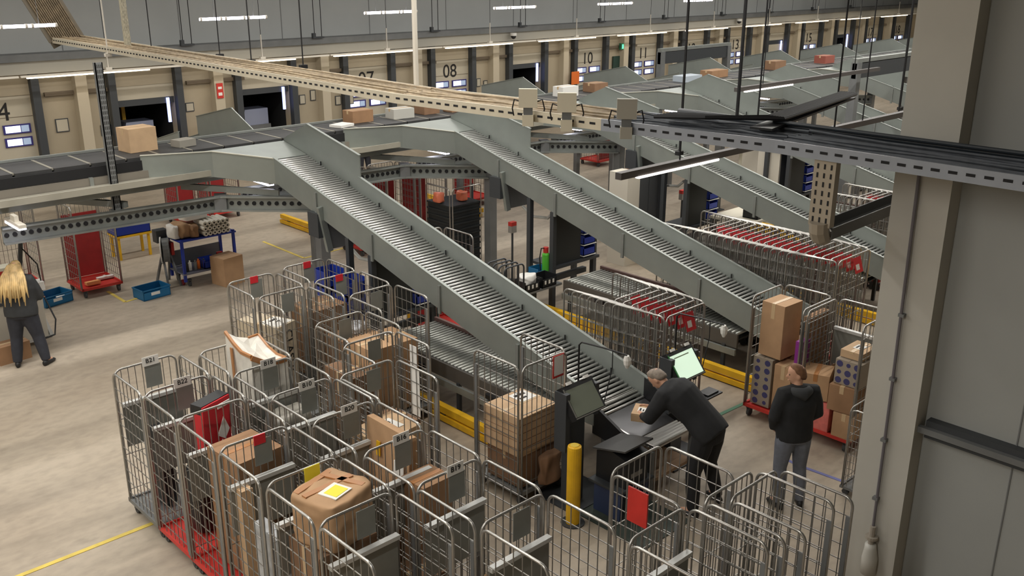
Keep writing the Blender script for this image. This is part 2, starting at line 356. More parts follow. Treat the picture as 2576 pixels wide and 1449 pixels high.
# ------------------------------------------------------------------ sorter
ORD = ('first', 'second', 'third', 'fourth', 'fifth', 'sixth', 'seventh', 'eighth', 'ninth', 'tenth', 'eleventh', 'twelfth', 'thirteenth', 'fourteenth', 'fifteenth', 'sixteenth', 'seventeenth', 'eighteenth', 'nineteenth', 'twentieth')
t = empty('parcel_sorter', (0, 16.1, 0), 'long dark parcel sorter belt running the length of the hall', 'conveyor')
cm = M().box(-.26, -.46, 0, .26, .46, .03).box(-.27, -.5, -.05, .27, -.46, .035).box(-.27, .46, -.05, .27, .5, .035)
first = None
for i in range(100):
    x = 2.3+i*.58
    if first is None: first = cm.build('carrier', beltm, t, (x, 0, 3.03))
    else: link('carrier', first.data, t, (x, 0, 3.03))
gm = M().box(.268, -.45, 0, .312, .45, .034)
gf = None
for i in range(100):
    x = 2.3+i*.58
    if gf is None: gf = gm.build('carrier_gap', mat('pale_gap_strip', (150, 146, 134), .5, .2), t, (x, 0, 3.03))
    else: link('carrier_gap', gf.data, t, (x, 0, 3.03))
M().box(1.5, -.52, 2.92, 60.5, .52, 2.98).build('deck', blackm, t)
M().box(1.5, -.56, 2.86, 60.5, -.50, 3.02).build('side_rail', blackm, t)
M().box(1.5, .50, 2.9, 60.5, .56, 3.1).build('side_rail', galvd, t)
M().box(1.5, -.60, 2.72, 60.5, -.54, 2.85).build('side_skirt', mat('brown_grey_sheet', (132, 126, 116), .5, .2, .08, 1), t)
M().box(1.5, -1.06, 2.70, 60.5, -.62, 2.73).box(1.5, -1.08, 2.70, 60.5, -1.05, 2.80).build('cable_ledge', mat('galvanised_ledge', (176, 172, 158), .5, .3, .12, 2), t)
M().box(1.5, -.75, 2.54, 60.5, -.62, 2.70).box(1.5, .4, 2.3, 60.5, .52, 2.9).build('girder', galvd, t)
for i in range(24):
    x = 3.0+i*2.4
    M().box(x, -.62, 2.73, x+.06, -.54, 2.86).build('skirt_strut', galvd, t)
for i in range(14):
    x = 6.1+i*4
    for y in (() if i < 1 else (.5,) if i < 3 else (-.72, .5)): M().box(x, y, 0, x+.12, y+.12, 2.4).build('leg', steel, t)
# holed support frames in front of / below the sorter
def holes_bar(mm, p, q, h, n):
    p = Vector(p); q = Vector(q); d = (q-p)
    for i in range(n):
        c = p + d*((i+.5)/n); e = d.normalized()
        a = Vector((e.y, -e.x, 0))
        mm.path([c-a*.034, c+a*.034], h, 10)
def support(k):
    X0 = 4*k
    t = empty('support_frame', (8.7+X0, 14.0, 0), 'grey steel support frame with round holes, under the %s chute' % ORD[k], 'support frame', 'sorter support frames')
    L = lambda x, y, z: (x-8.7, y-14.0, z)
    M().box(-.09, -.09, 0, .09, .09, 2.42).build('post', steel, t)
    M().box(-.17, -.17, 0, .17, .17, .02).build('foot_plate', steeld, t)
    a = L(4.0, 15.5, 2.17); b = L(7.45, 15.2, 2.17); c = L(8.66, 14.0, 2.17)
    for u, v, n, hid in ((a, b, 30, 1), (b, c, 13, 1)):
        e = (Vector(v)-Vector(u)).normalized(); s = Vector((e.y, -e.x, 0))
        bm = M().bar(u, v, .03, .24)
        for zz in (.12, -.12):
            bm.bar(Vector(u)+s*.04+Vector((0, 0, zz)), Vector(v)+s*.04+Vector((0, 0, zz)), .12, .03)
        o = bm.build('holed_beam', galvd, t)
        hm = M(); holes_bar(hm, u, v, .036, n); hm.build('beam_holes', blackm, o)['kind'] = 'stuff'
    M().cbox(b, (.2, .2, .3), -.5).build('corner_plate', steel, t)
    M().bar(L(5.9, 15.4, 2.36), L(5.2, 16.5, 2.36), .08, .1).build('strut', galvd, t)
    M().bar(L(8.2, 14.5, 2.35), L(7.0, 15.7, 2.45), .08, .1).build('strut', galvd, t)
    return t
for k in range(6): support(k)
# parcels riding on the sorter
def carton(loc, d, rz=0.0, m=None, label='', tape=True, lab=None, group=None, name='cardboard_box', lm=None, open_=False, tm=None):
    sx, sy, sz = d; m = m or card[0]
    b = M().box(-sx/2, -sy/2, 0, sx/2, sy/2, sz-.006)
    b.box(-sx/2, -sy/2, sz-.006, sx/2, -.003, sz).box(-sx/2, .003, sz-.006, sx/2, sy/2, sz)
    if not open_: b.box(-sx/2-.002, -sy/2+.004, .01, sx/2+.002, sy/2-.004, sz-.02)
    o = b.build(name, m); o.location = loc; o.rotation_euler = (0, 0, rz); tag(o, label, 'box', group)
    if tape: M().box(-sx/2-.003, -.028, sz, sx/2+.003, .028, sz+.003).box(-sx/2-.004, -.028, sz*.72, -sx/2-.002, .028, sz).box(sx/2+.002, -.028, sz*.72, sx/2+.004, .028, sz).build('packing_tape', tm or tapec, o)
    if lab:
        lx, ly, lw, lh = lab
        q = M().box(lx-lw/2, ly-lh/2, sz+.003, lx+lw/2, ly+lh/2, sz+.006).build('shipping_label', lm or white, o)
        M().box(lx-lw*.36, ly+lh*.1, sz+.006, lx+lw*.3, ly+lh*.3, sz+.007).box(lx-lw*.36, ly-lh*.25, sz+.006, lx+lw*.1, ly-lh*.1, sz+.007).build('print', ink, q)
    return o
carton((6.55, 16.25, 3.065), (.5, .42, .4), .1, card[2], 'tall tan box with pale tape riding on the left of the sorter')
carton((7.3, 16.1, 3.065), (.34, .26, .12), .2, mat('grey_paper', (150, 146, 136), .8), 'low grey parcel riding behind the tan box on the sorter', tape=False)
carton((11.15, 16.3, 3.065), (.5, .36, .24), 0, card[1], 'brown box on the sorter between the first two chutes')
carton((10.55, 16.0, 3.065), (.4, .3, .05), .3, white, 'flat white parcel on the sorter beside the first chute', tape=False)
carton((12.1, 16.15, 3.065), (.5, .34, .2), -.1, mat('white_paper', (190, 188, 180), .7), 'white carton riding on the sorter before the second chute')
carton((12.9, 16.25, 3.065), (.42, .36, .3), 0, card[3], 'dark brown box riding on the sorter beside the second chute')
carton((13.5, 16.1, 3.065), (.3, .3, .2), 0, card[1], 'small brown box under the cable tray on the sorter')
carton((17.2, 16.2, 3.065), (.55, .34, .24), 0, white, 'long white box on the sorter before the third chute')
carton((18.4, 16.3, 3.065), (.5, .4, .22), 0, card[3], 'brown box on the sorter beside the third chute')
carton((22.0, 16.1, 3.065), (.8, .4, .16), 0, mat('pale_blue_bag', (176, 186, 196), .5), 'pale blue bag riding on the sorter beside the fourth chute', tape=False)
carton((23.4, 16.2, 3.065), (.8, .4, .2), 0, card[1], 'long brown box riding on the sorter past the fourth chute')
carton((26.6, 16.2, 3.065), (.6, .4, .26), 0, card[3], 'dark box riding on the far part of the sorter')
carton((29.6, 16.2, 3.065), (.6, .4, .24), 0, mat('red_brown_card', (150, 84, 70), .8), 'reddish box riding on the far part of the sorter')
# ------------------------------------------------------------------ chutes
SL = .262
def zt(y): return 1.08 + SL*(y-6.95)      # rail top
def zr(y): return zt(y) - .25             # roller top
AX = .97
def chute_parts(t, rollers=True, mir=False):
    # local x from 0 (left rail) to AX (right rail); y as in the hall
    fy = (lambda y: 32.2-y) if mir else (lambda y: y)
    def rail(x0, x1, ye, nm):
        pl = [(fy(6.9), zt(6.9)), (fy(ye), zt(ye)), (fy(ye), zt(ye)-.42), (fy(7.1), zt(7.1)-.42), (fy(6.9), zt(6.9)-.36)]
        o = M().prism(pl, 0, x0, x1).build(nm, galv, t)
        s = 1 if x0 > .5 else -1
        e = M().add([(x0-.012, fy(6.9), zt(6.9)), (x1+.012, fy(6.9), zt(6.9)), (x1+.012, fy(ye), zt(ye)), (x0-.012, fy(ye), zt(ye)),
                     (x0-.012, fy(6.9), zt(6.9)+.014), (x1+.012, fy(6.9), zt(6.9)+.014), (x1+.012, fy(ye), zt(ye)+.014), (x0-.012, fy(ye), zt(ye)+.014)],
                    [(0,3,2,1),(4,5,6,7),(0,1,5,4),(1,2,6,5),(2,3,7,6),(3,0,4,7)]).build('rail_lip', galv, o)
        for y in (8.3, 9.9, 11.5, 13.0):
            M().box(x0-.03 if s < 0 else x1, min(fy(y), fy(y+.05)), zt(y)-.46, x0 if s < 0 else x1+.03, max(fy(y), fy(y+.05)), zt(y)-.04).build('joint_plate', galvd, o)
        return o
    rail(0, .025, 14.3, 'side_rail'); rail(AX-.025, AX, 13.2, 'side_rail')
    hp = [(13.15, zt(13.15)-.42), (13.15, 3.09), (14.72, 3.43), (15.55, 3.08), (15.55, 2.75), (14.3, 2.6)]
    o = M().prism([(fy(a), b) for a, b in hp], 0, AX-.02, AX).build('head_panel', galv, t)
    M().bar((AX-.01, fy(13.15), 3.09), (AX-.01, fy(14.72), 3.43), .05, .012).build('panel_lip', galv, o)
    # entry plate between belt and rollers and the bent left guide panel
    yb = fy(15.55); ya = fy(14.78)
    M().add([(-1.4, yb, 3.03), (AX-.03, yb, 3.03), (AX-.03, ya, 2.88), (0.02, ya, 2.88), (-.6, fy(15.1), 2.95),
             (-1.4, yb, 3.015), (AX-.03, yb, 3.015), (AX-.03, ya, 2.865), (0.02, ya, 2.865), (-.6, fy(15.1), 2.935)],
            [(0,4,3,2,1),(5,6,7,8,9),(0,1,6,5),(1,2,7,6),(2,3,8,7),(3,4,9,8),(4,0,5,9)]).build('entry_plate', galv, t)
    if not mir:
        pth = [(-1.75, 15.55), (-.75, 15.0), (.01, 14.28)]; tops = [3.1, 3.12, 3.0]
        for (a, b), za, zb in zip(zip(pth[:-1], pth[1:]), tops[:-1], tops[1:]):
            g2 = M(); nx = .02
            g2.add([(a[0], a[1], za-.44), (b[0], b[1], zb-.44), (b[0], b[1], zb), (a[0], a[1], za), (a[0]+nx, a[1]+nx, za-.44), (b[0]+nx, b[1]+nx, zb-.44), (b[0]+nx, b[1]+nx, zb), (a[0]+nx, a[1]+nx, za)],
                   [(0,1,2,3),(7,6,5,4),(0,4,5,1),(1,5,6,2),(2,6,7,3),(3,7,4,0)])
            q = g2.build('guide_panel', galv, t)
            M().bar((a[0], a[1], za), (b[0], b[1], zb), .035, .014).build('guide_lip', mat('pale_edge', (214, 214, 202), .4, .3), q)
    # pan under the rollers
    M().add([(.02, fy(6.9), zr(6.9)-.12), (AX-.02, fy(6.9), zr(6.9)-.12), (AX-.02, fy(14.78), zr(14.78)-.12), (.02, fy(14.78), zr(14.78)-.12),
             (.02, fy(6.9), zr(6.9)-.14), (AX-.02, fy(6.9), zr(6.9)-.14), (AX-.02, fy(14.78), zr(14.78)-.14), (.02, fy(14.78), zr(14.78)-.14)],
            [(0,1,2,3),(7,6,5,4),(0,4,5,1),(1,5,6,2),(2,6,7,3),(3,7,4,0)]).build('under_pan', mat('black_pan', (24, 24, 24), .8), t)
    if rollers:
        f = None; y = 6.95; n = 0
        while y < 14.75:
            if f is None: f = M().cyl((.03, 0, 0), (AX-.03, 0, 0), .021, 8).build('roller', rollm, t, (0, fy(y), zr(y)-.024), smooth=True)
            else: link('roller', f.data, t, (0, fy(y), zr(y)-.024))
            y += .0735
        for i in range(9):
            y = 7.5+i*.85
            M().cyl((AX-.05, y, zr(y)+.0), (AX-.05, y, zr(y)+.07), .012, 6).build('sensor', black, t)
def chute(k):
    lb = ['galvanised roller chute nearest the camera, running down to the bending man', 'second roller chute from the left, ending behind the nested cages', 'third roller chute from the left, passing under the hanging lamp bar',
          'fourth roller chute from the left on the near side of the sorter', 'fifth roller chute from the left on the near side of the sorter', 'sixth roller chute from the left, beside the far gantry', 'seventh roller chute from the left, partly behind the column'][k]
    t = empty('roller_chute', (8.03+4*k, 0, 0), lb, 'chute', 'roller chutes on the near side of the sorter')
    return t
proto = chute(0); chute_parts(proto)
chutes = [proto]
for k in range(1, 7):
    c = tree(proto); c.location = (8.03+4*k, 0, 0); q = chute(k); c['label'] = q['label']; bpy.data.objects.remove(q); chutes.append(c)
fproto = empty('dock_side_chute', (8.03, 0, 0), 'galvanised chute hood standing behind the sorter, first from the left', 'chute', 'chutes on the dock side of the sorter')
chute_parts(fproto, False, True)
for k in range(2, 9):
    dup(fproto, (8.03+4*k, 0, 0), 'galvanised chute hood standing behind the sorter, %s from the left' % ORD[k-1])
# legs, cabinets with bins, lower return conveyors, yellow guards per chute
def blue_bin(p, d, t, m=None):
    sx, sy, sz = d; b = M(); x, y, z = p; w_ = .012
    b.box(x, y, z, x+sx, y+sy, z+.015).box(x, y, z, x+w_, y+sy, z+sz).box(x+sx-w_, y, z, x+sx, y+sy, z+sz).box(x, y, z, x+sx, y+w_, z+sz*.75).box(x, y+sy-w_, z, x+sx, y+sy, z+sz)
    return b.build('bin', m or blue, t)
for k in range(4):
    X0 = 8.03+4*k
    t = empty('bin_rack', (X0, 11.65, 0), 'black bin rack with blue bins on tall legs under the %s chute' % ORD[k], 'rack', 'bin racks under the chutes')
    for x, y in ((.03, -.05), (1.26, .05), (.03, .55), (1.26, .55)):
        M().box(x-.045, y-.045, 0, x+.045, y+.045, zt(11.65+y)-.42 if x < .5 else 1.95).build('leg', steeld, t)
    M().box(.08, -.03, .84, .80, .0, 1.9).build('back_panel', mat('rack_panel', (46, 48, 46), .6), t)
    M().box(.05, -.1, .78, 1.27, .55, .83).build('bottom_shelf', steeld, t)
    for i in range(5):
        z = .86+i*.215
        M().box(.84, -.08, z, 1.2, .5, z+.012).build('shelf', white, t)
        blue_bin((.86, -.06, z+.014), (.32, .5, .17), t)
    M().box(.06, .2, .42, 1.24, .3, .52).build('brace', steeld, t)
    # lower return conveyor
    c = empty('return_conveyor', (X0, 0, 0), 'low roller conveyor with dark frame lying under the %s chute' % ORD[k], 'conveyor', 'low conveyors under the chutes')
    ye, ys = 11.2, 7.5
    M().box(-.1, ys, .48, -.06, ye, .70).build('side_frame', mat('brown_dark_frame', (92, 88, 82), .5, .2), c); M().box(.9, ys, .56, .95, ye, .76).build('side_frame', mat('brown_red_rail', (110, 84, 78), .5), c)
    M().box(-.14, ys, .36, -.1, ye, .46).build('lower_rail', galvd, c)
    f = None; y = ys+.05
    while y < ye-.03:
        if f is None: f = M().cyl((-.05, 0, 0), (.89, 0, 0), .027, 8).build('roller', mat('dull_roller', (170, 172, 166), .35, .6), c, (0, y, .69), smooth=True)
        else: link('roller', f.data, c, (0, y, .69))
        y += .078
    M().box(-.05, ys, .6, .9, ye, .62).build('under_tray', mat('dark_under_tray', (40, 40, 39), .7), c)
    for y in (7.7, 9.4, 11.0):
        for x in (-.1, .9): M().box(x-.02, y, 0, x+.03, y+.06, .5).build('leg', steeld, c)
    for y in (8.6, 10.2): M().box(-.16, y, .5, -.1, y+.22, .56).build('clamp', black, c)
    # guard
    gdl = empty('yellow_guard', (X0-.35, 0, 0), 'low yellow steel guard rail on the floor beside the %s chute' % ORD[k], 'guard rail', 'yellow floor guards beside the chutes')
    for a, b in (((6.3 if k else 7.4), 12.3), (17.6, 20.6)) if k else ((7.4, 11.4),):
        M().box(-.05, a, .13, .05, b, .23).build('rail', yellow, gdl); M().box(-.07, a, .02, .0, b, .10).build('rail', yellow, gdl)
        for y in (a+.3, (a+b)/2, b-.4): M().box(-.04, y, 0, .08, y+.1, .2).build('foot', steeld, gdl)
# motor box and hanging control boxes under the first chute
for k in range(3):
    t = empty('drive_box', (8.15+4*k, 12.9, 0), 'dark grey drive box hanging under the %s chute' % ORD[k], 'drive unit', 'drive boxes under the chutes')
    M().box(0, 0, 1.68, .62, .06, 2.2).build('cover', steel, t); M().box(-.2, .0, 1.9, 0, .3, 2.3).build('motor', steeld, t)
    M().path([(.3, -.1, 1.7), (.3, -.4, 1.55), (.28, -.8, 1.6), (.2, -1.0, 1.75)], .03, 8).build('pipe', mat('pale_pipe', (190, 190, 184), .4), t)
    M().bar((-.02, -.02, 1.66), (-.16, -.02, 2.42), .07, .1).build('bracket', galv, t)
# under-sorter lamps
for i, (x, y) in enumerate(((4.06, 14.95), (8.22, 15.1), (12.37, 16.35), (12.37, 15.25), (16.49, 16.5), (16.57, 15.4), (20.6, 15.4), (24.6, 15.4))):
    t = empty('under_belt_lamp', (x, y, 2.45), 'short glowing work lamp under the sorter, %s from the left' % ORD[i], 'lamp', 'work lamps under the sorter')
    M().box(-.05, -.34, .0, .05, .34, .05).box(-.03, -.1, .05, .03, .1, .14).build('housing', mat('lamp_trunk', (214, 208, 196)), t)
    M().box(-.055, -.31, -.03, .055, .31, 0).build('tube', lampc, t)
# ------------------------------------------------------------------ suspended cable tray
t = empty('cable_tray', (7.4, 10, 4.5), 'long perforated cable tray with bundled cables crossing the view diagonally', 'cable tray')
def tray(mm, x0f, x1f, y0, y1):
    pass
P0 = (7.38, 22.4); P1 = (7.1, 9.6); P2 = (7.68, 5.0); P3 = (7.7, -1.0)
traylit = mat('tray_steel_lit', (206, 198, 178), .45, .3, .06, 4); trayshade = mat('tray_steel_shaded', (150, 156, 166), .45, .3, .06, 4)  # one tray steel: lighting difference put into a lit and a shaded colour
segs = [((7.38, 22.4), (7.12, 9.6), traylit), ((7.12, 9.6), (7.45, 6.5), traylit), ((7.45, 6.5), (7.68, 4.6), trayshade), ((7.68, 4.6), (7.7, -1.5), trayshade)]
for a, b, m_ in segs:
    A_ = Vector((a[0]-7.4, a[1]-10, 0)); B_ = Vector((b[0]-7.4, b[1]-10, 0)); W_ = Vector((.72, 0, 0)); U_ = Vector((0, 0, 1))
    M().bar(A_+U_*.04, B_+U_*.04, .02, .12).build('side_flange', m_, t); M().bar(A_+W_+U_*.05, B_+W_+U_*.05, .02, .1).build('side_flange', m_, t)
    M().bar(A_+W_*.5-U_*.01, B_+W_*.5-U_*.01, .72, .012).build('tray_floor', m_, t)
    L_ = (B_-A_).length; n = int(L_/.14); sl = M(); e = (B_-A_)/L_
    for i in range(n):
        c = A_+e*(i*.14+.07)+U_*.045; sl.bar(c-e*.036, c+e*.036, .026, .024)
    sl.build('slots', blackm, t)['kind'] = 'stuff'
    rr = random.Random(3)
    cm_ = M()
    for i in range(16):
        x = .06+.6*rr.random(); z = .03+.07*rr.random(); pts = []
        for j in range(9): pts.append(A_+(B_-A_)*(j/8)+W_.normalized()*(x+.05*(rr.random()-.5))+U_*(z+.02*rr.random()))
        cm_.path(pts, .014, 5)
    cm_.build('cable_bundle', mat('grey_beige_cables', (158, 142, 118), .6, 0, .3, 9) if m_ is traylit else mat('dark_cables', (84, 88, 94), .6, 0, .2, 9), t)['kind'] = 'stuff'  # darker cable colour wherever the tray takes its shaded colour
# rising tray at the far left end
t = empty('rising_cable_tray', (7.4, 22.2, 4.5), 'steep dark cable tray rising to the roof at the top left', 'cable tray')
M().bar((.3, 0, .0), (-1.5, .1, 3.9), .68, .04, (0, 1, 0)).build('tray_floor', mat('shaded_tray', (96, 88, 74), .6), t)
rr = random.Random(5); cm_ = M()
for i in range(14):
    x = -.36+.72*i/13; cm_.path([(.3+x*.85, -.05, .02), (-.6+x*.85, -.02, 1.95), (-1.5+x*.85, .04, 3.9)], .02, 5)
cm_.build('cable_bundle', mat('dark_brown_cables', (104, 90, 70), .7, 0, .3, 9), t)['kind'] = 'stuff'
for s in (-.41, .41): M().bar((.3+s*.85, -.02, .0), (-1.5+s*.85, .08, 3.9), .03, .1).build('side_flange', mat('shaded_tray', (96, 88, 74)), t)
# tray hangers and posts
def hang(x, y, z0, label, r=.012, m=None, sq=False, name='tray_hanger'):
    o = M()
    if sq: o.box(-.05, -.02, 0, .05, .02, 8.9-z0).box(-.05, .02, 0, -.04, .08, 8.9-z0)
    else: o.cyl((0, 0, 0), (0, 0, 8.9-z0), r, 8)
    o.box(-.06, -.04, -.04, .06, .04, .02)
    ob = o.build(name, m or steel, None, (x, y, z0)); return tag(ob, label, 'hanger')
hang(7.8, 10.03, 4.46, 'white round hanger tube holding the middle of the cable tray', .034, mat('white_tube', (212, 206, 194), .4))
hang(7.8, 19.2, 4.5, 'wide perforated hanger strut holding the left of the cable tray', sq=True, m=mat('perforated_zinc', (176, 170, 150), .5, .3, .35, 40, stretch=(1, 1, .5)))
hang(7.3, 19.0, 4.45, 'thin pale hanger rod left of the perforated strut', .014, mat('white_tube', (212, 206, 194)))
for i, (x, y) in enumerate(((8.0, 18.6), (8.3, 16.4))): hang(x, y, 4.55, 'thin dark hanger rod right of the perforated strut, %s' % ('nearer to it', 'further along the tray')[i], .01, blackm)
for i, (x, y) in enumerate(((8.1, 14.9), (8.3, 13.6))): hang(x, y, 4.56, 'black hanger rod over the sorter, %s of two' % ('left', 'right')[i], .011, blackm)
t = empty('perforated_upright', (5.75, 15.42, 2.3), 'perforated steel upright standing on the holed beam before the sorter', 'upright')
M().box(-.06, -.03, 0, .06, -.01, 2.35).box(-.06, -.03, 0, -.045, .06, 2.35).box(.045, -.03, 0, .06, .06, 2.35).build('channel', steel, t)
sl = M()
for i in range(29):
    for x in (-.03, .0, .03): sl.box(x-.007, -.034, .03+i*.08, x+.007, -.03, .08+i*.08)
sl.build('slots', mat('slot_dark', (60, 60, 58)), t)['kind'] = 'stuff'
M().box(-.1, -.05, -.14, .1, .1, 0).build('foot_block', galvd, t)
# antenna boxes clipped on the tray
for i, (y, x) in enumerate(((7.42, 7.34), (6.9, 7.40), (6.17, 7.50))):
    t = empty('antenna_box', (x-.05, y, 4.5), 'square white antenna box on the cable tray, %s of three' % ('leftmost', 'middle', 'rightmost')[i], 'antenna', 'antenna boxes on the cable tray', R(42))
    wm = mat('antenna_white', (222, 214, 192), .5) if i < 2 else mat('antenna_grey', (168, 164, 152), .5)
    M().box(-.05, -.1, .14, .01, .1, .34).build('case', wm, t)
    M().box(-.03, -.05, .06, .0, .05, .14).build('neck', steel, t); M().box(-.05, -.06, -.06, .06, .06, .06).build('bracket', wm, t)
    for s in (-.08, .08): M().path([(0, s*1.1, .2), (.02, s*1.9, .22), (.04, s*2.2, .12), (.05, s*2.0, .04)], .008, 5).build('cable', blackm, t)
    M().path([(.012, .02, .24), (.012, -.02, .26), (.012, .01, .28)], .004, 4).build('mark', mat('lamp_trunk', (214, 208, 196)), t)
# downward tray loop on the right
t = empty('drop_tray', (7.75, 4.1, 3.8), 'slotted cable tray dropping from the main tray and bending away to the right', 'cable tray')
M().box(-.05, -.09, .08, -.03, .09, .7).box(-.05, -.105, .08, .03, -.09, .7).box(-.05, .09, .08, .03, .105, .7).build('drop_channel', mat('warm_tray', (164, 154, 138), .5, .3), t)
sl = M()
for i in range(7):
    for y in (-.065, .0, .065): sl.box(-.054, y-.008, .12+i*.08, -.05, y+.008, .165+i*.08)
sl.build('slots', blackm, t)['kind'] = 'stuff'
M().path([(-.04, 0, .12), (-.03, 0, .04), (.0, 0, -.01), (.06, 0, -.03)], .09, 10).build('bend', mat('warm_tray', (164, 154, 138)), t)
M().bar((.02, 0, -.03), (1.9, .05, -.02), .2, .02).bar((.02, .1, .02), (1.9, .15, .03), .012, .1).bar((.02, -.1, .02), (1.9, -.05, .03), .012, .1).build('run_out', mat('dark_tray', (84, 84, 82), .5, .2), t)
t = empty('branch_tray', (7.75, 5.3, 4.62), 'dark cable tray branching off the main tray towards the right', 'cable tray')
M().bar((.15, -.4, .02), (2.7, .1, .04), .22, .02).build('tray_floor', black, t)
cm_ = M()
for i in range(7): cm_.path([(-.2+.05*i, .6, .06), (-.05+.04*i, .1-.03*i, .09), (.5, -.42+.03*i, .08), (2.7, -.02+.03*i, .09)], .02, 5)
cm_.build('cable_bundle', mat('black_cables', (36, 37, 40), .6), t)['kind'] = 'stuff'
t = tag(M().path([(8.36, 6.2, 4.62), (8.36, 2, 4.62), (8.36, -1.5, 4.62)], .035, 10).path([(8.28, 5.0, 4.66), (8.28, 2, 4.66), (8.28, -1.5, 4.66)], .02, 8).build('dark_pipe', mat('dark_pipe_paint', (44, 50, 56), .4)), 'dark pipe lying along the back edge of the cable tray on the right', 'pipe')
# hanging linear lamp bars on the right
def bar_lamp(x0, x1, y, z, la, lb, label, glow=True):
    t = empty('lamp_bar', (x0, y, z), label, 'lamp')
    M().box(0, -.05, 0, x1-x0, .05, .09).build('body', mat('lamp_bar_grey', (78, 74, 72), .5), t)
    if glow: M().box(la, -.06, -.03, lb, .0, .0).build('tube', mat('bar_tube', (255, 244, 234), .5, emit=6), t)
    for x in (.16*(x1-x0), .8*(x1-x0)): M().cyl((x, 0, .09), (x, 0, 8.9-z), .012, 6).build('cable', blackm, t)
    return t
bar_lamp(9.3, 17.4, 7.8, 3.48, .35, 2.15, 'long hanging lamp bar with a lit tube crossing the second and third chutes')
bar_lamp(12.5, 17.0, 5.9, 3.7, .2, 1.1, 'short hanging lamp bar on the right above the nested cages')
bar_lamp(17.6, 24.0, 11.6, 3.55, .3, 2.2, 'far hanging lamp bar above the fourth chute')
for i, (x, y, r) in enumerate(((12.2, 9.0, .012), (14.2, 9.3, .03), (14.7, 9.2, .016), (18.9, 8.6, .02), (19.6, 8.9, .012), (20.6, 7.9, .016), (11.4, 6.0, .012))):
    hang(x, y, 3.3, 'black suspension cable in the right half, %s from the left' % ORD[i], r, blackm, name='suspension_cable')
for i, (x, y, wd, zt_) in enumerate(((25.7, 20.0, 4.0, 3.5), (23.5, 12.0, 3.6, 3.85))):
    t = empty('steel_gantry', (x, y, 0), ('grey steel gantry standing before loading door 12', 'dark steel gantry with a pale top beam beside the column')[i], 'gantry')
    M().box(0, -.08, zt_-.1, wd, .08, zt_).build('top_beam', galvd, t); M().box(0, -.06, zt_-.5, wd, .06, zt_-.12).build('panel', steeld, t)
    for s in (0, wd-.2): M().box(s, -.1, 0, s+.2, .1, zt_-.1).build('post', steel, t)
# ------------------------------------------------------------------ roll cages
H = 1.8
def wires(mm, f, u0, u1, z0, z1, us, zs, r=.0036):
    for u in us: mm.bar(f(u, z0), f(u, z1), r*2, r*2)
    for z in zs: mm.bar(f(u0, z), f(u1, z), r*2, r*2)
def lins(a, b, n): return [a+(b-a)*i/(n-1) for i in range(n)]
def caster(t, x, y, ref=[None]):
    if ref[0] is None:
        o = M().cyl((-.02, 0, .055), (.02, 0, .055), .055, 14).cyl((-.026, 0, .055), (.026, 0, .055), .02, 8).box(-.03, -.03, .06, -.022, .03, .15).box(.022, -.03, .06, .03, .03, .15).box(-.035, -.04, .12, .035, .04, .15).build('caster', rubber, t, (x, y, 0)); ref[0] = o
    else: link('caster', ref[0].data, t, (x, y, 0))
def cage_proto(red_base, shelf, x0=3.45, y0=10.13):
    t = empty('roll_cage', (x0+.39, y0-.4, 0), 'p', 'roll cage')
    b = M().box(-.38, -.4, .15, .38, .4, .175).box(-.39, -.41, .15, -.36, .41, .2).box(.36, -.41, .15, .39, .41, .2).box(-.39, -.41, .15, .39, -.38, .2).box(-.39, .38, .15, .39, .41, .2)
    b.build('base', red if red_base else steel, t)
    for x in (-.32, .32):
        for y in (-.34, .34): caster(t, x, y)
    fb = lambda u, z: (u, .395, z)
    o = M().path(hoop(-.36, .36, .18, H, .09, fb), .0135, 8).build('back_frame', chrome, t, smooth=True)
    m_ = M(); wires(m_, fb, -.36, .36, .22, H-.01, lins(-.28, .28, 8), (.3, .75, 1.2)); m_.build('wire_mesh', wirem, o)
    for s in (-1, 1):
        fs = lambda u, z: (s*.385, u, z)
        o = M().path(hoop(-.395, .36, .18, H, .09, fs), .0135, 8).build('side_frame', chrome, t, smooth=True)
        m_ = M(); wires(m_, fs, -.395, .36, .22, H-.01, lins(-.32, .3, 7), lins(.3, 1.62, 10)); m_.build('wire_mesh', wirem, o)
        M().box(s*.385-.01, -.40, .2, s*.385+.01, -.345, 1.62).build('corner_plate', steel, t)
    if shelf:
        o = M().box(-.345, .31, .88, .345, .325, 1.40).build('folding_shelf', greyplate, t)
        M().box(-.35, .275, 1.385, .35, .335, 1.425).build('shelf_edge', shelfedge, o)
    return t
cages = {}
used = {}
def cage(x0, yb, label, rot=0.0, red_base=False, shelf=True, sign=None, wd=1.0, dp=1.0, group='roll cages packed in the foreground', plate=True, signc=None):
    k = (red_base, shelf)
    cx_, cy_ = (x0+.39*wd, yb-.4*dp) if abs(rot) != math.pi/2 else (x0+.4, yb-.39)
    if k not in cages:
        t = cage_proto(*k); cages[k] = t
    else: t = tree(cages[k], None)
    for ch in [c for c in t.children if c.name.startswith('sign_plate')]:
        for g in list(ch.children): bpy.data.objects.remove(g)
        bpy.data.objects.remove(ch)
    t.location = (cx_, cy_, 0); t.rotation_euler = (0, 0, rot); t.scale = (wd, dp, 1); t['label'] = label; t['group'] = group
    signs.append((t, sign, plate, signc))
    return t
signs = []
R1 = 'roll cages packed in the foreground'
for i, (y, sg, extra) in enumerate(((10.13, 'B21', 'holding a black strap'), (9.32, 'B22', 'with a red carton'), (8.51, None, 'with brown carton'), (7.65, None, 'with red tag'), (6.78, None, 'with lumpy parcel'), (5.94, None, 'nearest camera'))):
    cage(3.46, y, 'zinc roll cage in the leftmost row, %s from the back, %s' % (ORD[i], extra), red_base=(i in (1, 2)), sign=sg, plate=(i != 2 and i != 4), signc=redtag if i == 3 else None)
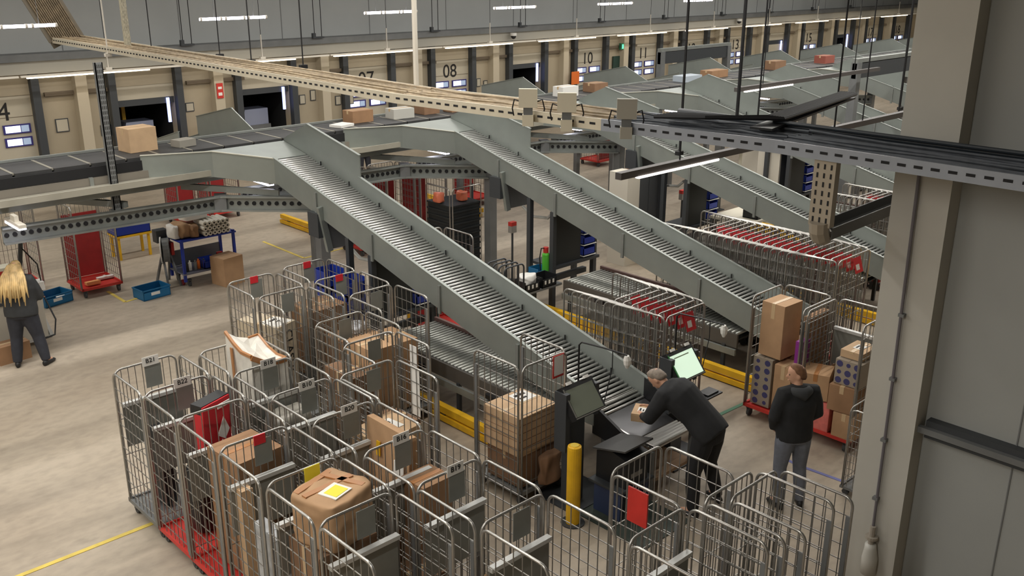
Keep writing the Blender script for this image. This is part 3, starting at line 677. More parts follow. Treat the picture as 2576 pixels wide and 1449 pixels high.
for i, (y, sg) in enumerate(((9.97, None), (9.14, 'B18'), (8.33, 'B10'), (7.53, 'B20'), (6.66, 'B16'), (5.86, 'B19'), (5.02, None))):
    cage(4.4, y, 'zinc roll cage in the second row from the left, %s from the back' % ORD[i], sign=sg, shelf=(i not in (0,)))
cage(5.22, 8.28, 'roll cage beside the second row, holding the tan labelled parcel', shelf=False)
cage(5.9, 9.85, 'roll cage with tall brown carton, in front of the low conveyor', shelf=False)
cage(5.75, 9.0, 'roll cage with a long white card, left of the low conveyor', shelf=False, dp=.9)
cage(5.88, 12.1, 'rear roll cage holding the tall CLASSIC box', shelf=False, signc=red)
cage(5.89, 11.25, 'roll cage directly in front of the CLASSIC box', shelf=False, dp=.9)
cage(6.83, 12.2, 'rearmost roll cage, beside the grey support post', shelf=False, signc=red)
cage(6.83, 11.33, 'roll cage holding the grey bag, beside the blue bins', shelf=False, signc=red)
cage(6.84, 10.47, 'roll cage with brown boxes nearest the black bin rack', shelf=False)
cage(6.85, 7.86, 'roll cage holding the strapped tan stack, left of the dark monitor', rot=math.pi, shelf=False, plate=False)
cage(5.83, 4.86, 'roll cage with red ticket in front of the bending man', shelf=False, plate=False, signc=None)
cage(6.04, 4.0, 'empty roll cage at the bottom right, first of two nested hoops', shelf=False, plate=False)
cage(6.22, 3.86, 'empty roll cage at the bottom right, second of two nested hoops', shelf=False, plate=False, dp=.92)
cage(5.1, 4.05, 'roll cage with white carton at the bottom centre', plate=False)
q = cage(9.9, 4.62, 'low roll cage half hidden by the concrete column', shelf=False, dp=.75, plate=False); q.scale = (1, .75, .64)
gR = 'loaded roll cages by the column'
cage(10.9, 6.66, 'red based roll cage loaded with the tall carton, behind the standing man', rot=-math.pi/2, red_base=True, shelf=False, group=gR, plate=False)
cage(10.9, 5.82, 'red based roll cage loaded with patterned boxes, beside the column', rot=-math.pi/2, red_base=True, shelf=True, group=gR, plate=False)
gF = 'cages under the sorter'
def far_cage(x, y, label, rot=0.0, panel=True):
    t = cage(x, y, label, rot, red_base=True, shelf=False, group=gF, plate=False)
    if panel: M().box(-.34, .36, .22, .34, .375, 1.5).build('red_panel', redd, t)
    return t
for t, sg, pl, sc in signs: pass
bpy.context.view_layer.update()
far_cage(5.9, 18.95, 'roll cage with a dark red panel and red floor, left of the tool trolley', 0)
for i, (x, y, r) in enumerate(((3.9, 19.6, 0), (4.75, 19.9, 0), (11.4, 17.6, 0), (12.25, 17.7, 0), (13.1, 17.6, 0), (18.5, 20.7, math.pi), (22.6, 20.6, math.pi), (9.6, 22.6, 0), (10.5, 22.7, 0), (16.2, 19.4, 0), (26.8, 20.8, math.pi), (9.35, 12.4, 0))):
    far_cage(x, y, 'roll cage with red panel under the sorter, %s' % ('leftmost of all', 'second from the left edge', 'first behind the black crate stack', 'second behind the black crate stack', 'third behind the black crate stack', 'below the second chute', 'seen past the second chute head', 'left of the round holed beam end', 'right of the tool trolley', 'below the second chute head', 'farthest on the right', 'beside the low conveyor of the first chute')[i], r, panel=(i > 1))
for t, sg, pl, sc in signs[:31]:
    if not pl: continue
    p = M().box(-.02, .372, 1.49, .17, .38, 1.76).build('sign_plate', greyplate, t)
    if sc: M().box(-.02, .36, 1.72, .1, .372, 1.82).build('tag', redtag, p)
    elif sg:
        M().box(-.04, .366, 1.76, .15, .372, 1.87).build('number_card', white, p)
        text(sg, .075, ink, p, frame((.055, .364, 1.82), (1, 0, 0), (0, 0, 1)), 'number')
for t, sg, pl, sc in signs:
    if t['label'] == 'zinc roll cage in the second row from the left, first from the back': M().box(.0, .366, 1.78, .16, .372, 1.86).build('yellow_card', mat('yellow_print', (232, 222, 60), .6), t)
    if 'lumpy parcel' in t['label']: M().box(.0, .366, 1.66, .16, .372, 1.82).build('yellow_card', mat('yellow_print', (232, 222, 60), .6), t)
    if 'red ticket' in t['label']: M().box(-.4, -.05, 1.42, -.385, .17, 1.76).build('red_ticket', red, t)
    if 'strapped tan' in t['label']:
        p = M().box(-.3, .41, 1.52, -.12, .42, 1.8).build('ticket_holder', red, t); M().box(-.285, .42, 1.55, -.135, .424, 1.79).build('card', white, p)
    if 'long white card' in t['label']: M().box(.395, -.1, .98, .4, .06, 1.7).build('route_card', white, t)
    if 'tan labelled' in t['label']: M().box(.395, -.05, 1.2, .4, .1, 1.78).build('route_card', white, t)
    if 'patterned' in t['label']: M().box(.0, 0, 0, .001, .001, .001)
# nested folded cages with red tickets
def nest_proto(x, y):
    t = empty('nested_cage', (x, y, 0), 'p', 'roll cage')
    fb = lambda u, z: (u, 0, z)
    o = M().path(hoop(-.42, .42, .18, H, .08, fb), .0125, 8).build('back_frame', chrome, t, smooth=True)
    m_ = M(); wires(m_, fb, -.4, .4, .25, H, lins(-.32, .32, 7), (.35, .8, 1.25)); m_.build('wire_mesh', wirem, o)
    for s in (-1, 1):
        fs = lambda u, z: (s*(.43+.09*u/.8), u, z)
        o = M().path(hoop(0.02, .82, .18, H, .08, fs), .0125, 8).build('side_frame', chrome, t, smooth=True)
        m_ = M(); wires(m_, fs, .02, .82, .25, H, lins(.12, .72, 6), lins(.35, 1.6, 8)); m_.build('wire_mesh', wirem, o)
    M().bar((-.4, 0, .2), (.4, 0, .2), .05, .06).build('base_bar', red, t)
    for s in (-.4, .4): caster(t, s, 0.0); caster(t, s*1.2, .76)
    p = M().cbox((.02, -.055, 1.65), (.2, .006, .25), 0, -.32).build('red_ticket', redtag, t)
    M().cbox((.0, -.055-.012, 1.62), (.09, .004, .09), 0, -.32).build('ticket_print', white, p)
    return t
np_ = nest_proto(9.78, 6.95)
np_['label'] = 'front folded roll cage of the nested row behind the lit monitor'; np_['group'] = 'nested cages by the first chute'
for i in range(1, 7): dup(np_, (9.78, 6.95+.15*i, 0), 'folded roll cage with red ticket, %s in the nested row beside the first chute' % ORD[i])
for i in range(18):
    c = dup(np_, (13.75, 6.65+.15*i, 0), 'folded roll cage with red ticket, %s in the long nested row by the second chute' % ORD[i], group='nested cages by the second chute'); c.scale = (1.2, 1, 1)
for i in range(9):
    dup(np_, (17.95, 7.6+.12*i, 0), 'folded roll cage with red ticket, %s in the far nested row by the third chute' % ORD[i], group='nested cages by the third chute')
for i in range(4):
    t = empty('folded_trolley', (9.46, 9.9+.13*i, 0), 'dark hooped trolley standing against the first chute, %s from the front' % ORD[i], 'trolley', 'hooped trolleys against the first chute')
    M().path(hoop(-.2, .2, .15, 1.8, .07, lambda u, z: (u, 0, z)), .014, 8).build('hoop', steeld, t, smooth=True)
    M().box(-.2, -.04, .13, .2, .04, .17).build('base_bar', steeld, t); m_ = M(); wires(m_, lambda u, z: (u, 0, z), -.2, .2, .2, 1.78, (-.1, 0, .1), (.6, 1.1)); m_.build('wire_mesh', wirem, t)
    caster(t, -.17, 0); caster(t, .17, 0)
# ------------------------------------------------------------------ goods in the foreground cages
G = 'goods in the foreground cages'
def cb(x, y, z, sx, sy, sz, rz, m, label, **k): return carton((x, y, z), (sx, sy, sz), rz, m, label, group=G, **k)
cb(6.23, 11.66, .2, .38, .74, 1.08, .33, mat('white_tan_card', (198, 184, 160), .75, 0, .06, 5), 'tall pale box with CLASSIC lettering in a rear cage')
o = bpy.context.scene.objects[-1] if False else None
bx_ = [q for q in C.objects if q.get('label', '').startswith('tall pale box with CLASSIC')][0]
text('CLASSIC', .2, ink, bx_, frame((.03, -.373, .62), (0, 0, -1), (1, 0, 0)), 'lettering')
M().box(-.16, -.34, 1.08, .16, .0, 1.085).build('white_top_panel', white, bx_)
M().box(-.04, -.12, 1.085, .1, -.08, 1.088).box(-.02, -.2, 1.085, .08, -.18, 1.088).build('arrow_mark', ink, bx_)
cb(7.2, 11.82, .2, .64, .56, 1.05, .05, card[1], 'brown box in the rearmost cage beside the post')
cb(7.25, 11.0, .2, .6, .55, .78, .05, card[1], 'brown box under the grey bag')
cb(7.2, 10.1, .2, .62, .6, 1.0, .0, card[0], 'brown carton in the cage nearest the black bin rack', lab=(.1, .1, .14, .1))
cb(6.12, 9.45, .2, .3, .6, 1.05, 0, card[3], 'dark brown tall box left of the tan upright carton')
cb(6.47, 9.45, .2, .34, .55, 1.32, 0, card[0], 'tall tan upright carton in the middle cage')
cb(6.15, 8.6, .2, .5, .5, .65, .1, card[3], 'brown box low in the cage with the long white card')
cb(5.6, 7.95, .2, .62, .5, .98, .12, card[2], 'tan parcel with a large white address label', lab=(.02, .0, .3, .26))
cb(3.95, 8.06, .2, .52, .56, 1.3, .08, card[1], 'large brown carton in the leftmost row', tm=tapem)
cb(3.62, 7.5, .2, .12, .14, 1.2, .0, card[2], 'narrow tan upright carton in front of the large brown carton', tape=False)
cb(3.95, 7.15, .2, .5, .45, .5, .0, card[0], 'tan carton low in the red tag cage')
cb(4.72, 7.15, .2, .5, .5, .78, .2, card[0], 'brown parcel with white stickers in the second row', lab=(0, .05, .18, .14))
cb(4.85, 7.9, .2, .5, .45, .45, .1, card[1], 'low brown parcel deep in the second row')
cb(5.0, 6.45, .2, .36, .34, 1.22, .02, card[1], 'small plain brown box on top of a stack in the second row', tm=tapem)
cb(4.7, 6.15, .2, .4, .4, .5, 0, card[3], 'dark box at the bottom of the second row')
cb(7.22, 7.42, .2, .6, .56, .42, .03, card[3], 'lower brown carton under the strapped tan stack')
q = cb(7.2, 7.42, .63, .64, .6, .5, .03, card[2], 'strapped tan carton stack in the cage beside the monitor', lab=(.16, .12, .26, .24))
for i, z in enumerate((.1, .2, .3, .4)): M().box(-.323, -.303, z, .323, .303, z+.008).build('layer_seam', card[3], q)
cb(3.9, 6.42, .2, .6, .5, 1.08, 0, card[3], 'brown carton under the lumpy taped parcel')
cb(3.72, 5.55, .2, .55, .5, .75, 0, card[0], 'tan carton at the bottom edge of the leftmost row')
cb(4.75, 5.4, .2, .5, .4, .55, 0, card[0], 'tan carton at the bottom edge of the second row')
cb(4.85, 4.6, .2, .45, .45, .6, .2, card[0], 'tan carton with white label at the bottom of the second row', lab=(0, 0, .18, .14))
cb(5.45, 3.65, .2, .45, .4, .5, .1, white, 'white carton in the bottom centre cage', tape=False)
cb(6.2, 4.45, .2, .4, .35, .18, .1, mat('pink_white_pack', (214, 180, 176), .6), 'small pale pink pack in the red ticket cage')
cb(3.6, 6.95, .2, .12, .5, 1.0, 0, mat('pale_print_box', (176, 178, 180), .6, 0, .25, 7), 'thin pale printed pack beside the lumpy parcel', tape=False)
# flat leaning carton
t = tag(M().cbox((0, 0, .74), (.08, .72, 1.46), .0, 0, .06).build('flat_carton', card[0], None, (5.04, 7.12, .21)), 'big flat brown carton leaning in the second row', 'box', G)
M().cbox((-.04, -.22, 1.1), (.012, .16, .14), 0, 0, .06).build('shipping_label', white, t)
M().cbox((-.04, .12, 1.2), (.012, .06, .16), 0, 0, .06).build('yellow_sticker', yellow, t)
# red and white carton
t = tag(M().cbox((0, 0, .5), (.4, .14, .96), .35, .05).build('red_white_carton', redtag, None, (4.02, 8.92, .72)), 'tall red and white printed carton with black top in the left row', 'box', G)
M().cbox((0, 0, .94), (.404, .148, .1), .35, .05).build('black_top_band', black, t)
for (u, v, s_) in ((.05, .62, .16), (.02, .38, .14), (-.08, .16, .12)):
    a = .35; ox, oy = math.cos(a)*u, math.sin(a)*u
    M().prism([(u-s_*.5, v-s_*.2), (u+s_*.1, v+s_), (u+s_*.6, v-s_*.1), (u+s_*.15, v-s_*.7)], 1, -.078, -.07).build('white_petal', white, t).rotation_euler = (.05, 0, .35)
M().prism([(-.02, .9), (.16, .9), (.16, .95), (-.02, .95)], 1, -.084, -.076).build('white_print', white, t).rotation_euler = (.05, 0, .35)
# torn white parcel
def lumpy(name, loc, d, m, label, seed, amp=.06, rz=0.0, nu=5, cat='parcel'):
    r_ = random.Random(seed); mm = M(); n = nu; sx, sy, sz = d; vs = []; idx = {}
    def key(i, j, k): return (i, j, k)
    for i in range(n+1):
        for j in range(n+1):
            for k in range(n+1):
                if i in (0, n) or j in (0, n) or k in (0, n):
                    u, v, w_ = i/n-.5, j/n-.5, k/n
                    p = Vector((u*sx, v*sy, w_*sz)); q_ = 1-.12*(abs(u)*2)**4*(abs(v)*2)**4
                    p = Vector((p.x*q_, p.y*q_, p.z)) + Vector((r_.uniform(-1, 1), r_.uniform(-1, 1), r_.uniform(-1, 1) if k else 0))*amp*.5
                    idx[(i, j, k)] = len(vs); vs.append(p)
    fs = []
    for a in range(n):
        for b in range(n):
            for s in (0, n):
                fs += [(idx[(s,a,b)], idx[(s,a+1,b)], idx[(s,a+1,b+1)], idx[(s,a,b+1)]), (idx[(a,s,b)], idx[(a+1,s,b)], idx[(a+1,s,b+1)], idx[(a,s,b+1)]), (idx[(a,b,s)], idx[(a+1,b,s)], idx[(a+1,b+1,s)], idx[(a,b+1,s)])]
    o = mm.add(vs, fs).build(name, m, None, loc, smooth=False); o.rotation_euler = (0, 0, rz)
    md = o.modifiers.new('round', 'SUBSURF'); md.levels = 2; md.render_levels = 2
    for p in o.data.polygons: p.use_smooth = True
    return tag(o, label, cat, G)
wp = mat('white_foil', (218, 214, 204), .45, 0, .1, 8, bump=.4)
rr = random.Random(8); mm = M(); cor = [(-.2, .36), (-.24, -.34), (.2, -.38), (.23, .34)]; tp = [1.80, 1.70, 1.58, 1.66]; pts = []
for k in range(4):
    a, b = cor[k], cor[(k+1) % 4]
    for q in range(3): pts.append((a[0]+(b[0]-a[0])*q/3, a[1]+(b[1]-a[1])*q/3, tp[k]+(tp[(k+1) % 4]-tp[k])*q/3-(.05 if q else 0)))
n = len(pts); vs = []
for lv in range(6):
    f_ = lv/5
    for p in pts: vs.append((p[0]*(1.05-.1*f_)+rr.uniform(-.014, .014), p[1]*(1.05-.1*f_)+rr.uniform(-.014, .014), p[2]*f_))
vs += [(p[0]*.55, p[1]*.6, p[2]-.05+rr.uniform(-.03, .03)) for p in pts] + [(0, 0, 1.6)]
fs = [(lv*n+k, lv*n+(k+1) % n, (lv+1)*n+(k+1) % n, (lv+1)*n+k) for lv in range(6) for k in range(n)] + [(6*n+k, 6*n+(k+1) % n, 7*n) for k in range(n)] + [tuple(range(n))[::-1]]
o = tag(mm.add(vs, fs).build('torn_parcel', wp, None, (4.93, 9.55, .2)), 'tall torn white parcel with brown taped rim towering over the cages', 'parcel', G)
top = [Vector(vs[5*n+k]) for k in range(n)]; tm_ = M()
for k in range(3, 10): tm_.bar(top[k]-Vector((0, 0, .015)), top[(k+1) % n]-Vector((0, 0, .015)), .022, .06)
for k in (0, 1, 2): tm_.bar(top[k], top[k+1], .03, .035)
tm_.build('brown_tape_rim', tapem, o); M().bar((-.235, .1, .5), (-.22, .16, 1.66), .012, .05, (0, 1, 0)).build('brown_tape_strip', tapem, o)
lumpy('clear_wrap_parcel', (4.9, 8.85, .2), (.5, .34, 1.1), mat('clear_grey_wrap', (150, 146, 136), .25, 0, .3, 9, bump=.6), 'crumpled clear plastic wrapped parcel below the torn white one', 9, .08, .1)
o = lumpy('lumpy_parcel', (3.92, 6.42, 1.29), (.6, .54, .46), card[0], 'lumpy tan parcel wound in brown tape with a yellow label', 12, .035, .3, 8)
M().box(-.16, -.18, .462, .06, .02, .472).build('white_label', white, o); M().box(-.13, -.16, .472, .03, -.02, .475).build('yellow_panel', mat('yellow_print', (232, 222, 110), .6), o)
for a, b in (((-.25, .1, .461), (.25, -.02, .461)), ((.13, .22, .461), (.17, -.22, .461)), ((-.24, .2, .459), (.22, .2, .459))):
    M().bar(a, b, .06, .016).build('brown_tape', tapem, o)
lumpy('grey_bag', (7.35, 11.1, .985), (.36, .3, .1), mat('silver_bag', (196, 198, 202), .35, 0, .3, 14), 'silver grey plastic mail bag on a brown box', 21, .04, .3, 4)
lumpy('black_bag', (3.75, 9.75, .2), (.2, .3, .95), black, 'black strap bag in the first cage of the leftmost row', 31, .06, .2, 4)
lumpy('black_bag', (3.85, 8.95, .2), (.3, .3, .75), black, 'black bag standing in the second cage of the leftmost row', 32, .06, 0, 4)
lumpy('brown_wrap', (7.3, 7.02, .2), (.3, .12, .4), card[3], 'crumpled brown wrapping below the strapped stack', 33, .07, 0, 4)
for i, (x, y, z, m_) in enumerate(((4.6, 9.75, .2, white), (4.15, 8.2, .2, mat('teal_pack', (60, 130, 150), .5)), (4.55, 8.15, .2, card[2]), (5.4, 8.05, .2, card[1]))):
    lumpy('soft_mailer', (x, y, z), (.3, .3, .5), m_, ('white', 'teal', 'tan', 'brown')[i] + ' soft mailer standing low inside a foreground cage', 40+i, .06, .3*i, 4)
# goods on the loaded cages by the column
G = 'goods on the cages by the column'
cb(11.22, 6.38, .95, .42, .36, .78, -.05, card[0], 'tallest plain carton, top of the loaded cage by the column')
pat = mat('grey_card', (152, 140, 124), .8); dots = mat('indigo_dots', (64, 62, 104), .7)
def dotted(x, y, z, sx, sy, sz, label):
    o = cb(x, y, z, sx, sy, sz, 0, pat, label, tape=False); mm = M(); r_ = .045
    ny, nz = int(sy/.11), int(sz/.11)
    for i in range(ny):
        for j in range(nz):
            c = (-sy/2+(i+.5)*sy/ny, (j+.5)*sz/nz)
            mm.cyl((-sx/2-.004, c[0], c[1]), (-sx/2-.002, c[0], c[1]), r_ if (i+j) % 3 else .03, 10)
    mm.build('printed_dots', dots, o); return o
dotted(11.12, 6.45, .2, .3, .3, .72, 'tall box with indigo dot print at the foot of the loaded cage')
cb(11.1, 6.12, .2, .3, .26, .7, 0, card[0], 'upright tan carton right of the dotted box')
cb(11.12, 5.97, .2, .3, .06, .3, 0, mat('dark_print_pack', (70, 76, 80), .6, 0, .5, 30), 'dark printed pack low in the loaded cage', tape=False)
cb(11.1, 5.95, .9, .2, .1, .4, 0, mat('purple_pack', (140, 50, 140), .5), 'purple and red packet wedged in the loaded cage', tape=False)
cb(11.45, 5.98, .6, .5, .09, 1.0, 0, card[1], 'flat upright carton beside the purple packet', tape=False)
cb(11.5, 6.4, .2, .4, .4, .9, 0, card[3], 'hidden dark carton behind the dotted box')
cb(11.05, 5.66, .62, .4, .36, .36, .35, card[0], 'tilted tan carton with dark tape behind the standing man', tm=tapem)
dotted(11.2, 5.2, .92, .5, .36, .34, 'box with large indigo dots high on the second loaded cage')
cb(11.12, 5.25, .55, .44, .34, .36, .1, card[1], 'tan carton below the dotted box beside the column')
cb(11.1, 5.5, .2, .4, .28, .4, 0, mat('pink_red_card', (206, 110, 100), .7, 0, .2, 9), 'pink red printed carton behind the standing man')
cb(11.1, 5.15, .2, .42, .3, .34, 0, card[0], 'bottom tan carton with handle slot beside the column')
cb(11.5, 5.4, .2, .34, .6, .7, 0, card[1], 'rear brown carton deep in the second loaded cage')
cb(11.25, 5.22, 1.27, .44, .3, .1, 0, card[2], 'flat pale parcel with label on the dotted box', lab=(0, 0, .16, .12))
cb(10.2, 4.3, .13, .4, .3, .4, .1, card[0], 'tan carton in the low cage at the column')
cb(10.22, 4.32, .535, .3, .22, .18, .4, card[2], 'small tan carton on top in the low cage at the column')
# ------------------------------------------------------------------ workstations
def kiosk(x, y, lit, label, z=1.4):
    t = empty('workstation', (x, y, 0), label, 'workstation'); t.scale = (1.12, 1.05, 1)
    n = Matrix.Rotation(-R(37), 4, 'X')
    def P(p): return n @ Vector(p)
    def slab(w_, h, d0, d1, ox=0, oy=0):
        vs = []
        for dd in (d0, d1):
            for sx, sz in ((-1, -1), (1, -1), (1, 1), (-1, 1)): v = P((ox+sx*w_/2, dd, oy+sz*h/2)); vs.append((v.x, v.y, v.z+z))
        return M().add(vs, [(0,1,2,3),(7,6,5,4),(0,4,5,1),(1,5,6,2),(2,6,7,3),(3,7,4,0)])
    slab(.46, .40, -.02, .06).build('monitor', black, t)
    s = slab(.40, .32, -.026, -.02, .0, -.01).build('screen', mat('screen_on', (214, 238, 214), .3, emit=.75) if lit else mat('screen_grey', (120, 126, 112), .25), t)
    if lit: slab(.26, .012, -.028, -.026, -.02, .11).build('screen_text', mat('screen_text', (120, 130, 100), .5), s)
    slab(.012, .34, -.03, -.01, -.215).build('frame_edge', mat('green_edge', (80, 150, 90), .4) if lit else chrome, t); slab(.44, .012, -.03, -.01, 0, -.185).build('frame_edge', chrome, t)
    for sx in (-.12, .14): slab(.06, .035, -.05, -.02, sx, .215).build('clip', white, t)
    M().box(-.25, .0, .8, -.19, .17, 1.52).build('side_wing', steeld, t); M().box(.22, .02, 1.1, .27, .16, 1.5).build('side_wing', steeld, t)
    M().box(-.1, .06, 0, .1, .2, 1.3).build('column', steeld, t); M().box(-.2, -.1, 0, .46, .52, .02).build('foot_plate', steeld, t)
    # scanner arm
    ay = .48
    M().path([(.42, ay, .0), (.42, ay, 1.78), (.43, ay-.03, 1.82), (.48, ay-.3, 1.82), (.54, ay-.6, 1.8)], .011, 6).build('scanner_arm', black, t)
    M().path([(.5, ay-.43, 1.82), (.48, ay-.45, 1.6), (.3, ay-.5, 1.2)], .006, 5).build('cable', black, t)
    M().path([(.54, ay-.6, 1.79), (.55, ay-.6, 1.74), (.55, ay-.6, 1.68), (.55, ay-.6, 1.63)], [.025, .045, .038, .015], 10).build('hand_scanner', white, t)
    return t
k1 = kiosk(7.42, 6.62, False, 'workstation with dark monitor on the left of the chute end')
k2 = kiosk(9.08, 6.42, True, 'workstation with lit pale screen on the right of the bending man')
M().box(.08, -.3, .98, .36, -.1, 1.0).box(.12, -.27, 1.0, .32, -.14, 1.02).build('keyboard_tray', black, k2)
M().bar((.1, .1, .8), (.2, -.2, .98), .04, .04).build('tray_arm', chrome, k2)
t = empty('label_printer', (7.72, 6.25, .42), 'black label printer with sloping lid beside the yellow bollard', 'printer')
M().prism([(-.22, 0), (.22, 0), (.22, .34), (.05, .42), (-.22, .36)], 0, -.2, .2).build('case', black, t); M().cbox((0, .0, .44), (.5, .5, .02), 0, -.25).build('lid', mat('smoky_lid', (66, 66, 66), .4), t)
M().box(-.1, -.225, .1, .1, -.22, .16).build('slot', chrome, t); M().box(-.3, -.25, -.03, .3, .25, 0).build('shelf', steeld, t)
for x in (-.25, .2): M().box(x, -.2, -.42, x+.05, .2, -.03).build('stand_leg', mat('dark_blue_stand', (50, 62, 92), .5), t)
tag(M().box(7.25, 5.5, .0, 8.1, 6.6, .012).build('floor_mat', mat('dark_green_mat', (58, 66, 60), .7, 0, .2, 8)), 'dark green rubber mat under the label printer', 'mat')
t = empty('bollard', (7.08, 6.42, 0), 'round yellow bollard in front of the label printer', 'bollard')
M().path([(0, 0, 0), (0, 0, .96), (0, 0, .99), (0, 0, 1.0)], [.082, .082, .078, .06], 20).build('post', yellow, t, smooth=False); M().cyl((0, 0, 0), (0, 0, .015), .14, 16).build('base_plate', steeld, t)
M().path([(0, 0, 1.0), (0, 0, 1.006)], .05, 16).build('cap', mat('pale_yellow_cap', (236, 206, 90), .5), t)
# chute end table
t = empty('chute_end_table', (8.5, 6.5, 0), 'black lipped end table with short rollers at the foot of the first chute', 'table')
M().add([(-.42, .42, .80), (.45, .42, .80), (.4, -.1, .70), (-.38, -.1, .70), (-.42, .42, .78), (.45, .42, .78), (.4, -.1, .68), (-.38, -.1, .68)], [(0,3,2,1),(4,5,6,7),(0,1,5,4),(1,2,6,5),(2,3,7,6),(3,0,4,7)]).build('slide_plate', mat('dark_slide', (92, 92, 94), .3, .6), t)
M().prism([(.45, .62), (.45, 1.0), (-.15, .72), (-.15, .55)], 0, -.5, -.46).build('side_cheek', black, t); M().prism([(.45, .62), (.45, 1.08), (-.05, .85), (-.15, .55)], 0, .46, .5).build('side_cheek', black, t)
for i in range(6): M().cyl((-.38, -.14-.05*i, .69), (.4, -.14-.05*i, .69), .02, 8).build('roller', rollm, t)
M().path([(-.44, .45, .84), (-.44, -.1, .76), (-.4, -.42, .73), (.42, -.42, .73)], .018, 7).build('front_rail', chrome, t)
for x in (-.4, .4):
    for y in (-.38, .35): M().box(x-.03, y-.03, 0, x+.03, y+.03, .66).build('leg', steel, t)
M().box(-.42, -.38, .22, .42, .36, .26).build('lower_shelf', mat('wood_shelf', (150, 120, 90), .7), t)
for y in (.55, .62): M().cyl((-.44, y, .86), (.45, y, .86), .014, 7).build('cross_bar', chrome, t)
# ------------------------------------------------------------------ left work area
t = empty('tool_trolley', (8.2, 17.75, 0), 'blue framed tool trolley carrying toilet rolls and torn cartons', 'trolley')
for x in (-.55, .55):
    for y in (-.3, .3): M().box(x-.025, y-.025, .12, x+.025, y+.025, 1.0 if x > 0 else .98).build('leg', blue, t)
M().box(-.6, -.34, .94, .6, .34, .97).build('top_shelf', blue, t); M().box(-.58, -.33, .26, .58, .33, .29).build('bottom_shelf', mat('blue_grey_shelf', (120, 124, 140), .5), t)
M().box(-.56, .3, .3, .56, .32, .62).build('back_board', steel, t)
for x in (-.45, .45):
    for y in (-.25, .25): caster(t, x, y)
tr = mat('paper_roll', (226, 222, 210), .8)
for k in range(3):
    o = empty('toilet_roll_pack', (8.2+.19*k, 17.62, .975+0), 'wrapped white toilet roll pack on the blue trolley, %s of three' % ('left', 'middle', 'right')[k], 'toilet rolls', 'toilet roll packs on the trolley')
    ref = None; hr = None
    for i in range(2):
        for j in range(3):
            x = -.045+.09*i; z = .05+.1*j
            if ref is None: ref = M().cyl((0, -.22, 0), (0, .22, 0), .047, 12).build('roll', tr, o, (x, 0, z), smooth=False); hr = M().cyl((0, -.224, 0), (0, -.22, 0), .018, 8).build('core', ink, o, (x, 0, z))
            else: link('roll', ref.data, o, (x, 0, z)); link('core', hr.data, o, (x, 0, z))
G = 'things on the blue trolley'
lumpy('white_pack', (8.1, 17.8, 1.28), (.55, .35, .13), white, 'white plastic pack lying over the toilet rolls', 51, .04, .1, 4)
lumpy('torn_carton', (7.78, 17.72, .98), (.26, .42, .28), card[0], 'torn tan carton at the left end of the blue trolley', 52, .09, .2, 4)
lumpy('torn_carton', (7.98, 17.6, .98), (.2, .3, .24), card[1], 'torn brown carton against the toilet rolls', 53, .08, -.2, 4)
lumpy('white_bag', (7.62, 17.72, .98), (.14, .36, .26), white, 'white carrier bag hanging at the left end of the blue trolley', 54, .05, 0, 4)
t = empty('tool_bin', (8.2, 17.62, .295), 'small blue tool bin on the lower trolley shelf', 'bin'); blue_bin((-.12, -.16, 0), (.3, .3, .18), t)
tag(M().box(0, -.1, 0, .22, .1, .12).box(.05, -.02, .12, .08, .02, .2).box(.14, -.02, .12, .17, .02, .2).box(.05, -.02, .19, .17, .02, .21).build('tool_case', red, None, (8.45, 17.75, .295)), 'small red tool case on the lower trolley shelf', 'case')
for i in range(5):
    tag(M().cyl((0, 0, 0), (0, 0, .16), .035, 10).cyl((0, 0, .16), (0, 0, .2), .016, 8).build('spray_can', (black, white, steel, mat('orange', (220, 110, 40)), steeld)[i], None, (7.75+.09*i, 17.55+.05*(i % 2), .295)), ('black', 'white', 'grey', 'orange', 'dark grey')[i] + ' spray can on the lower trolley shelf', 'spray can')
t = empty('strapping_reel', (7.5, 17.9, 0), 'grey strapping reel on a two wheeled stand left of the blue trolley', 'strapping cart')
M().cyl((-.06, .02, .72), (.06, -.02, .72), .24, 20).build('drum', steel, t); M().cyl((-.08, .03, .72), (-.06, .02, .72), .27, 20).build('flange', white, t); M().cyl((.06, -.02, .72), (.08, -.03, .72), .27, 20).build('flange', steel, t)
for a, b in (((-.12, -.25, 0), (-.05, .05, .75)), ((-.12, .3, 0), (-.05, -.02, .75)), ((.14, -.25, 0), (.07, .05, .75)), ((.14, .3, 0), (.07, -.02, .75))): M().bar(a, b, .04, .04).build('leg', steel, t)
M().box(-.1, .1, .85, .14, .3, 1.1).build('tool_tray', steeld, t); M().box(.1, -.06, .6, .16, .1, .86).build('red_handle', red, t)
M().cyl((.16, -.25, .06), (.2, -.25, .06), .06, 12).build('wheel', mat('red_wheel', (130, 40, 44), .6), t)
carton((8.42, 17.18, 0), (.46, .44, .58), .18, card[0], 'plain tan carton standing on the floor right of the blue trolley', tape=False)
def tray_bin(x, y, rz, label):
    t = empty('stacking_bin', (x, y, 0), label, 'bin', 'blue bins on the floor', rz)
    o = blue_bin((-.28, -.2, 0), (.56, .4, .2), t, teal); M().box(-.29, -.21, .185, .29, -.195, .205).box(-.29, .195, .185, .29, .21, .205).box(-.29, -.21, .185, -.275, .21, .205).box(.275, -.21, .185, .29, .21, .205).build('rim', teal, t)
    M().box(-.12, -.203, .08, .06, -.2, .14).build('label_patch', white, t)
    return t
tray_bin(5.42, 18.35, .25, 'open blue stacking bin on the floor left of the red floored cage')
tray_bin(6.95, 17.45, .1, 'open blue stacking bin on the floor right of the red floored cage')
tag(M().box(0, 0, 0, .16, .1, .06).build('tape_roll_box', white, None, (5.5, 18.35, .02)), 'small white carton inside the left blue bin', 'box')
